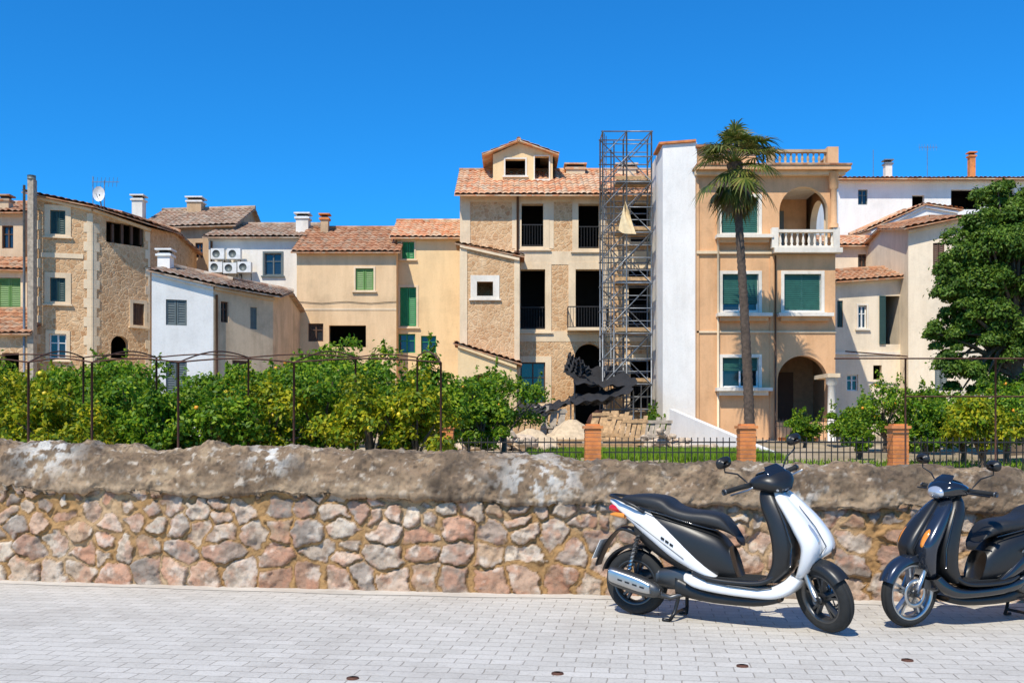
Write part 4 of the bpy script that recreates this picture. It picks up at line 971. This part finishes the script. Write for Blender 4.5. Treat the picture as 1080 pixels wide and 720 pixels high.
def scooter(name,loc,rot,scale,style,steer):
    T=Thing(name,loc,rot,True,scale); w1=style==1
    R=.252 if w1 else .275; WB=1.43; main=sWhite if w1 else sGloss; front=sWhite if w1 else sNavy
    rimm=alloyD if w1 else alloy
    wheel(T,'rear_wheel',0,R,.115,rimm,5,.08 if w1 else .07); wheel(T,'front_wheel',WB,R,.10 if w1 else .09,rimm,5,.078 if w1 else .06)
    disc(T,WB,R,.115,.062)
    T.obox('brake_caliper',(WB-.13,.05,R+.02),(.07,0,.02),(0,.035,0),(-.01,0,.07),alloyD)
    loft(T,'tail_cowl',[(-.21,.875,.035,.012,90),(-.16,.855,.075,.03,90),(-.05,.805,.12,.062,88),(.1,.725,.155,.095,85),(.25,.635,.175,.115,80),(.38,.54,.18,.10,72),(.5,.455,.175,.07,66),(.6,.385,.165,.045,66),(.68,.345,.15,.02,66)],main,8,32,3.0)
    loft(T,'under_seat_cover',[(.02,.70,.10,.10,90),(.2,.64,.15,.17,90),(.4,.57,.163,.2,92),(.58,.53,.155,.185,98),(.72,.49,.13,.17,104),(.80,.45,.105,.13,108)],sBlack,7,30,3)
    loft(T,'seat',[(-.11,.885,.05,.015,90),(-.07,.885,.09,.035,90),(.03,.885,.125,.05,88),(.15,.875,.145,.062,86),(.25,.855,.155,.064,78),(.34,.805,.155,.056,78),(.46,.775,.15,.058,88),(.60,.765,.14,.06,92),(.72,.735,.115,.062,102),(.80,.67,.085,.055,125),(.83,.60,.05,.03,140)],sSeat,7,32,2.8)
    for s_ in (-1,1):
        T.tube('seat_piping',[(-.06,s_*.095,.865),(.15,s_*.15,.825),(.3,s_*.162,.79),(.5,s_*.155,.735),(.7,s_*.125,.69)],.006,sGloss,6)
        T.tube('grab_rail',[(.12,s_*.14,.80),(.05,s_*.165,.85),(-.1,s_*.13,.90),(-.2,s_*.05,.915),(-.22,0,.915)],.013,sBlack if w1 else alloyD,8)
        T.tube('cowl_seam',[(-.1,s_*.10,.80),(.1,s_*.158,.70),(.3,s_*.182,.575),(.45,s_*.182,.475)],.003,sBlack,5)
    loft(T,'tail_light',[(-.225,.815,.02,.012,90),(-.2,.82,.075,.028,90),(-.13,.815,.09,.04,90),(-.05,.80,.05,.03,90)],redL,5,20)
    for s_ in (-1,1): loft(T,'indicators',[(-.17,.775,.012,.008,90),(-.13,.775,.022,.018,90),(-.05,.765,.02,.02,90)],ambL,4,14,2,s_*.11)
    loft(T,'mudflap',[(.05,.62,.05,.03,60),(-.12,.66,.06,.02,60),(-.24,.55,.065,.014,20),(-.31,.42,.06,.01,10),(-.33,.36,.055,.008,5)],sBlack,6,20,3)
    T.obox('number_plate',(-.335,-.1,.42),(0,.2,0),(.07,0,.15),(-.004,0,0),whitep)
    rev(T,'rear_mudguard',(0,0,R),[(R+.015,-.06),(R+.035,-.045),(R+.04,0),(R+.035,.045),(R+.015,.06)],sBlack,20,False,60,165)
    loft(T,'lower_fairing',[(.44,.33,.15,.035,90),(.52,.305,.165,.05,90),(.7,.275,.17,.046,90),(.95,.26,.17,.044,92),(1.1,.27,.165,.05,108),(1.20,.32,.15,.055,135),(1.26,.39,.13,.05,155)],main,7,28,3.8)
    loft(T,'belly',[(.35,.26,.10,.08,90),(.6,.2,.12,.05,90),(.95,.19,.12,.04,90),(1.12,.22,.08,.03,100)],sBlack,5,20,3)
    loft(T,'footboard',[(.5,.375,.15,.02,90),(.62,.345,.185,.02,90),(.8,.33,.19,.02,90),(1.0,.335,.185,.02,95),(1.1,.38,.17,.02,125),(1.17,.46,.155,.02,150)],sBlack,6,24,5)
    for i in range(6): T.obox('footboard_ribs',(.66,-.14+i*.05,.348),(.33,0,0),(0,.02,0),(0,0,.008),rubber)
    loft(T,'leg_shield_inner',[(1.08,.36,.16,.04,150),(1.15,.46,.18,.07,165),(1.17,.60,.192,.088,172),(1.14,.75,.182,.09,182),(1.08,.88,.158,.08,195),(1.04,.97,.12,.06,200),(1.02,1.02,.08,.03,200)],sBlack,7,30,3.4)
    loft(T,'front_apron',[(1.25,.36,.07,.025,5),(1.30,.43,.125,.05,5),(1.345,.53,.172,.07,10),(1.355,.63,.195,.078,20),(1.295,.74,.19,.072,30),(1.215,.85,.165,.058,36),(1.14,.94,.13,.045,36),(1.10,.99,.09,.025,36)],front,9,44,2.9)
    loft(T,'apron_nose',[(1.36,.51,.04,.03,0),(1.45,.575,.07,.04,16),(1.435,.66,.085,.05,28),(1.345,.79,.08,.045,36),(1.22,.93,.045,.03,38),(1.17,.985,.02,.015,38)],sBlack if not w1 else front,8,32,2.6)
    for s_ in (-1,1):
        loft(T,'front_indicators',[(1.40,.60,.01,.01,10),(1.405,.65,.026,.020,18),(1.36,.73,.032,.022,30),(1.30,.80,.012,.01,34)],clearL if w1 else ambL,5,16,2,s_*.125)
        T.tube('side_trim',[(1.235,s_*.178,.47),(1.25,s_*.199,.62),(1.20,s_*.188,.77),(1.125,s_*.155,.92)],.006,sGloss,6)
        T.tube('nose_seam',[(1.40,s_*.085,.53),(1.46,s_*.088,.62),(1.39,s_*.098,.75),(1.27,s_*.075,.89)],.003,sBlack,5)
    T.obox('grille',(1.485,-.04,.56),(0,.08,0),(.004,0,.05),(.004,0,0),sBlack)
    rev(T,'front_mudguard',(WB,0,R),[(R-.03,-.068),(R+.008,-.062),(R+.022,-.038),(R+.028,0),(R+.022,.038),(R+.008,.062),(R-.03,.068)],(sBlack if w1 else sNavy),26,False,40 if w1 else 20,150 if w1 else 170)
    for s_ in (-1,1):
        T.tube('fork',[(WB,s_*.07,R),(WB-.06,s_*.07,R+.14),(1.31,s_*.065,.53)],[.021,.021,.017],alloy,12)
        T.tube('fork',[(WB,s_*.055,R),(WB,s_*.085,R)],.03,alloyD,14)
    loft(T,'handlebar_cover',[(.92,1.055,.05,.02,70),(.96,1.065,.12,.045,72),(1.03,1.07,.16,.068,72),(1.11,1.07,.145,.07,70),(1.17,1.045,.11,.055,62),(1.21,1.015,.05,.02,55)],sBlack if w1 else sGloss,6,30,2.4)
    loft(T,'handlebar_shroud',[(1.02,1.06,.10,.04,80),(1.01,1.065,.17,.035,80),(1.0,1.07,.21,.024,80)],sBlack,4,18)
    loft(T,'fly_screen',[(1.18,1.04,.07,.012,30),(1.13,1.13,.085,.012,30),(1.07,1.18,.06,.008,30)],sGloss,5,20,2.5)
    loft(T,'headlight',[(1.10,1.055,.088,.055,75),(1.18,1.045,.086,.052,68),(1.215,1.03,.06,.034,62),(1.228,1.024,.01,.008,62)] if not w1 else [(1.14,1.05,.095,.04,75),(1.195,1.03,.08,.03,66),(1.215,1.02,.01,.008,66)],clearL,6,24,2.1)
    loft(T,'steering_neck',[(1.09,.93,.05,.05,30),(1.07,.99,.065,.06,30),(1.05,1.05,.08,.06,30)],sBlack,4,16)
    loft(T,'instrument_panel',[(.94,1.09,.04,.006,90),(.99,1.12,.07,.01,100),(1.05,1.14,.06,.008,100)],glass,4,16)
    for s_ in (-1,1):
        T.tube('grips',[(1.0,s_*.12,1.06),(.985,s_*.2,1.065),(.955,s_*.34,1.06)],[.02,.019,.018],rubber,12)
        T.tube('grips',[(.955,s_*.34,1.06),(.951,s_*.36,1.06)],.022,alloyD,12)
        T.tube('brake_levers',[(1.03,s_*.15,1.05),(1.05,s_*.22,1.05),(1.015,s_*.35,1.045)],.007,alloy if w1 else sBlack,8)
        mirror(T,.98,s_*.34,1.26,s_,1.0,1.09)
        T.tube('cables',[(1.04,s_*.12,1.05),(1.12,s_*.08,1.0),(1.16,s_*.04,.9)],.006,sBlack,6)
    loft(T,'engine_case',[(-.06,R,.03,.06,90),(.0,R,.045,.085,90),(.2,R+.02,.045,.075,90),(.42,R+.03,.05,.08,90),(.5,R+.03,.03,.04,90)],alloyD,6,22,3,.11)
    loft(T,'engine_block',[(.18,.3,.06,.07,90),(.35,.31,.085,.09,90),(.5,.32,.07,.07,90)],alloyD,4,18,3)
    T.tube('exhaust',[(.42,-.06,.2),(.32,-.11,.17),(.2,-.145,.2)],[.018,.02,.026],alloyD,12)
    loft(T,'exhaust_muffler',[(.26,.215,.02,.025,90),(.22,.222,.05,.055,90),(.1,.25,.065,.075,90),(-.1,.30,.065,.075,90),(-.155,.315,.05,.06,90),(-.17,.32,.02,.02,90)],alloyD,6,28,2.2,-.155)
    loft(T,'exhaust_heat_shield',[(.2,.235,.01,.035,90),(.1,.262,.014,.05,90),(-.1,.312,.014,.05,90),(-.14,.322,.01,.04,90)],alloy,5,18,2.5,-.213)
    for q in range(4): T.obox('exhaust_heat_shield',(.12-q*.06,-.229,.245+q*.014),(.035,0,-.008),(0,-.003,0),(0,0,.012),sBlack)
    for s_ in (-1,1):
        T.tube('shock_absorber',[(-.03,s_*.12,R+.04),(.06,s_*.12,.62)],.016,alloy,10)
        pts=[(-.03+.09*t,s_*.12,R+.08+(.62-R-.1)*t) for t in np.linspace(0,1,90)]
        T.tube('shock_absorber',[(p[0]+.027*math.cos(i*.63),p[1]+.027*math.sin(i*.63),p[2]) for i,p in enumerate(pts)],.005,sBlack,5)
        T.tube('centre_stand',[(.38,s_*.08,.2),(.36,s_*.13,.06),(.34,s_*.17,.012)],.014,sBlack,8)
        T.tube('centre_stand',[(.34,s_*.17,.012),(.28,s_*.17,.012)],.012,sBlack,8)
    T.tube('centre_stand',[(.36,-.13,.06),(.36,.13,.06)],.012,sBlack,8)
    T.tube('side_stand',[(.5,.1,.2),(.2,.16,.12)],.01,sBlack,8)
    for s_ in (-1,1):
        if w1:
            T.tube('side_trim',[(.62,s_*.172,.325),(.8,s_*.176,.305),(1.0,s_*.174,.295),(1.1,s_*.165,.315)],.007,alloyD,6)
            for q in range(3): T.obox('badge',(.27+q*.035,s_*.181,.615-q*.022),(.026,0,-.014),(0,s_*.003,0),(.004,0,.018),sBlack)
        else:
            loft(T,'side_badge',[(.35,.62,.004,.01,90),(.42,.60,.006,.016,90),(.5,.575,.004,.01,90)],alloy,4,12,2,s_*.182)
    if steer:
        ax=Vector((-.43,0,.90)).normalized(); o=Vector((WB-.02,0,R)); M=Matrix.Rotation(math.radians(steer),3,ax)
        for pn in ('front_wheel','brake_disc','brake_caliper','front_mudguard','fork','handlebar_cover','handlebar_shroud','fly_screen','headlight','instrument_panel','grips','brake_levers','mirrors','cables'):
            p=T.parts[pn]; p['v']=[tuple(M@(Vector(q)-o)+o) for q in p['v']]
    T.finish()
scooter('motor_scooter',(.97,7.73,.006),math.atan2(7.0-7.73,2.2-.97),1.0,1,-34)
s2=.93; r2_=math.atan2(-.40,-1.27); fx,fy=2.88,7.22
scooter('motor_scooter',(fx-math.cos(r2_)*1.43*s2,fy-math.sin(r2_)*1.43*s2,.006),r2_,s2,2,8)

# ------------------------------------------------------------------ light, sky, camera
el=math.radians(53); hx,hy=.47,.883
sun=bpy.data.lights.new('sun','SUN'); sun.energy=5.0; sun.angle=math.radians(.5); sun.color=(1,.94,.82)
so=bpy.data.objects.new('sun',sun); scene.collection.objects.link(so); L=Vector((hx*math.cos(el),hy*math.cos(el),-math.sin(el)))
so.rotation_euler=L.to_track_quat('-Z','Y').to_euler(); so.location=(-10,-10,20)
w=bpy.data.worlds.new('World'); scene.world=w; w.use_nodes=True; nt=w.node_tree; bg=nt.nodes['Background']
sk=nt.nodes.new('ShaderNodeTexSky'); sk.sky_type='NISHITA'; sk.sun_disc=False; sk.sun_elevation=el; sk.sun_rotation=math.radians(208)
sk.air_density=1.0; sk.dust_density=.0; sk.ozone_density=3.0
mu=nt.nodes.new('ShaderNodeMix'); mu.data_type='RGBA'; mu.blend_type='MULTIPLY'; mu.inputs[0].default_value=1; mu.inputs[7].default_value=(.12,.86,1.5,1)
nt.links.new(sk.outputs[0],mu.inputs[6]); nt.links.new(mu.outputs[2],bg.inputs[0]); bg.inputs[1].default_value=.125
cam=bpy.data.cameras.new('camera'); cam.lens=35; cam.sensor_width=36; cam.shift_y=95/1080; cam.clip_end=5000; cam.clip_start=.1
co=bpy.data.objects.new('camera',cam); scene.collection.objects.link(co); co.location=(0,0,CH); co.rotation_euler=(math.radians(90),0,0); scene.camera=co
scene.view_settings.view_transform='Standard'; scene.view_settings.look='None'; scene.view_settings.exposure=0
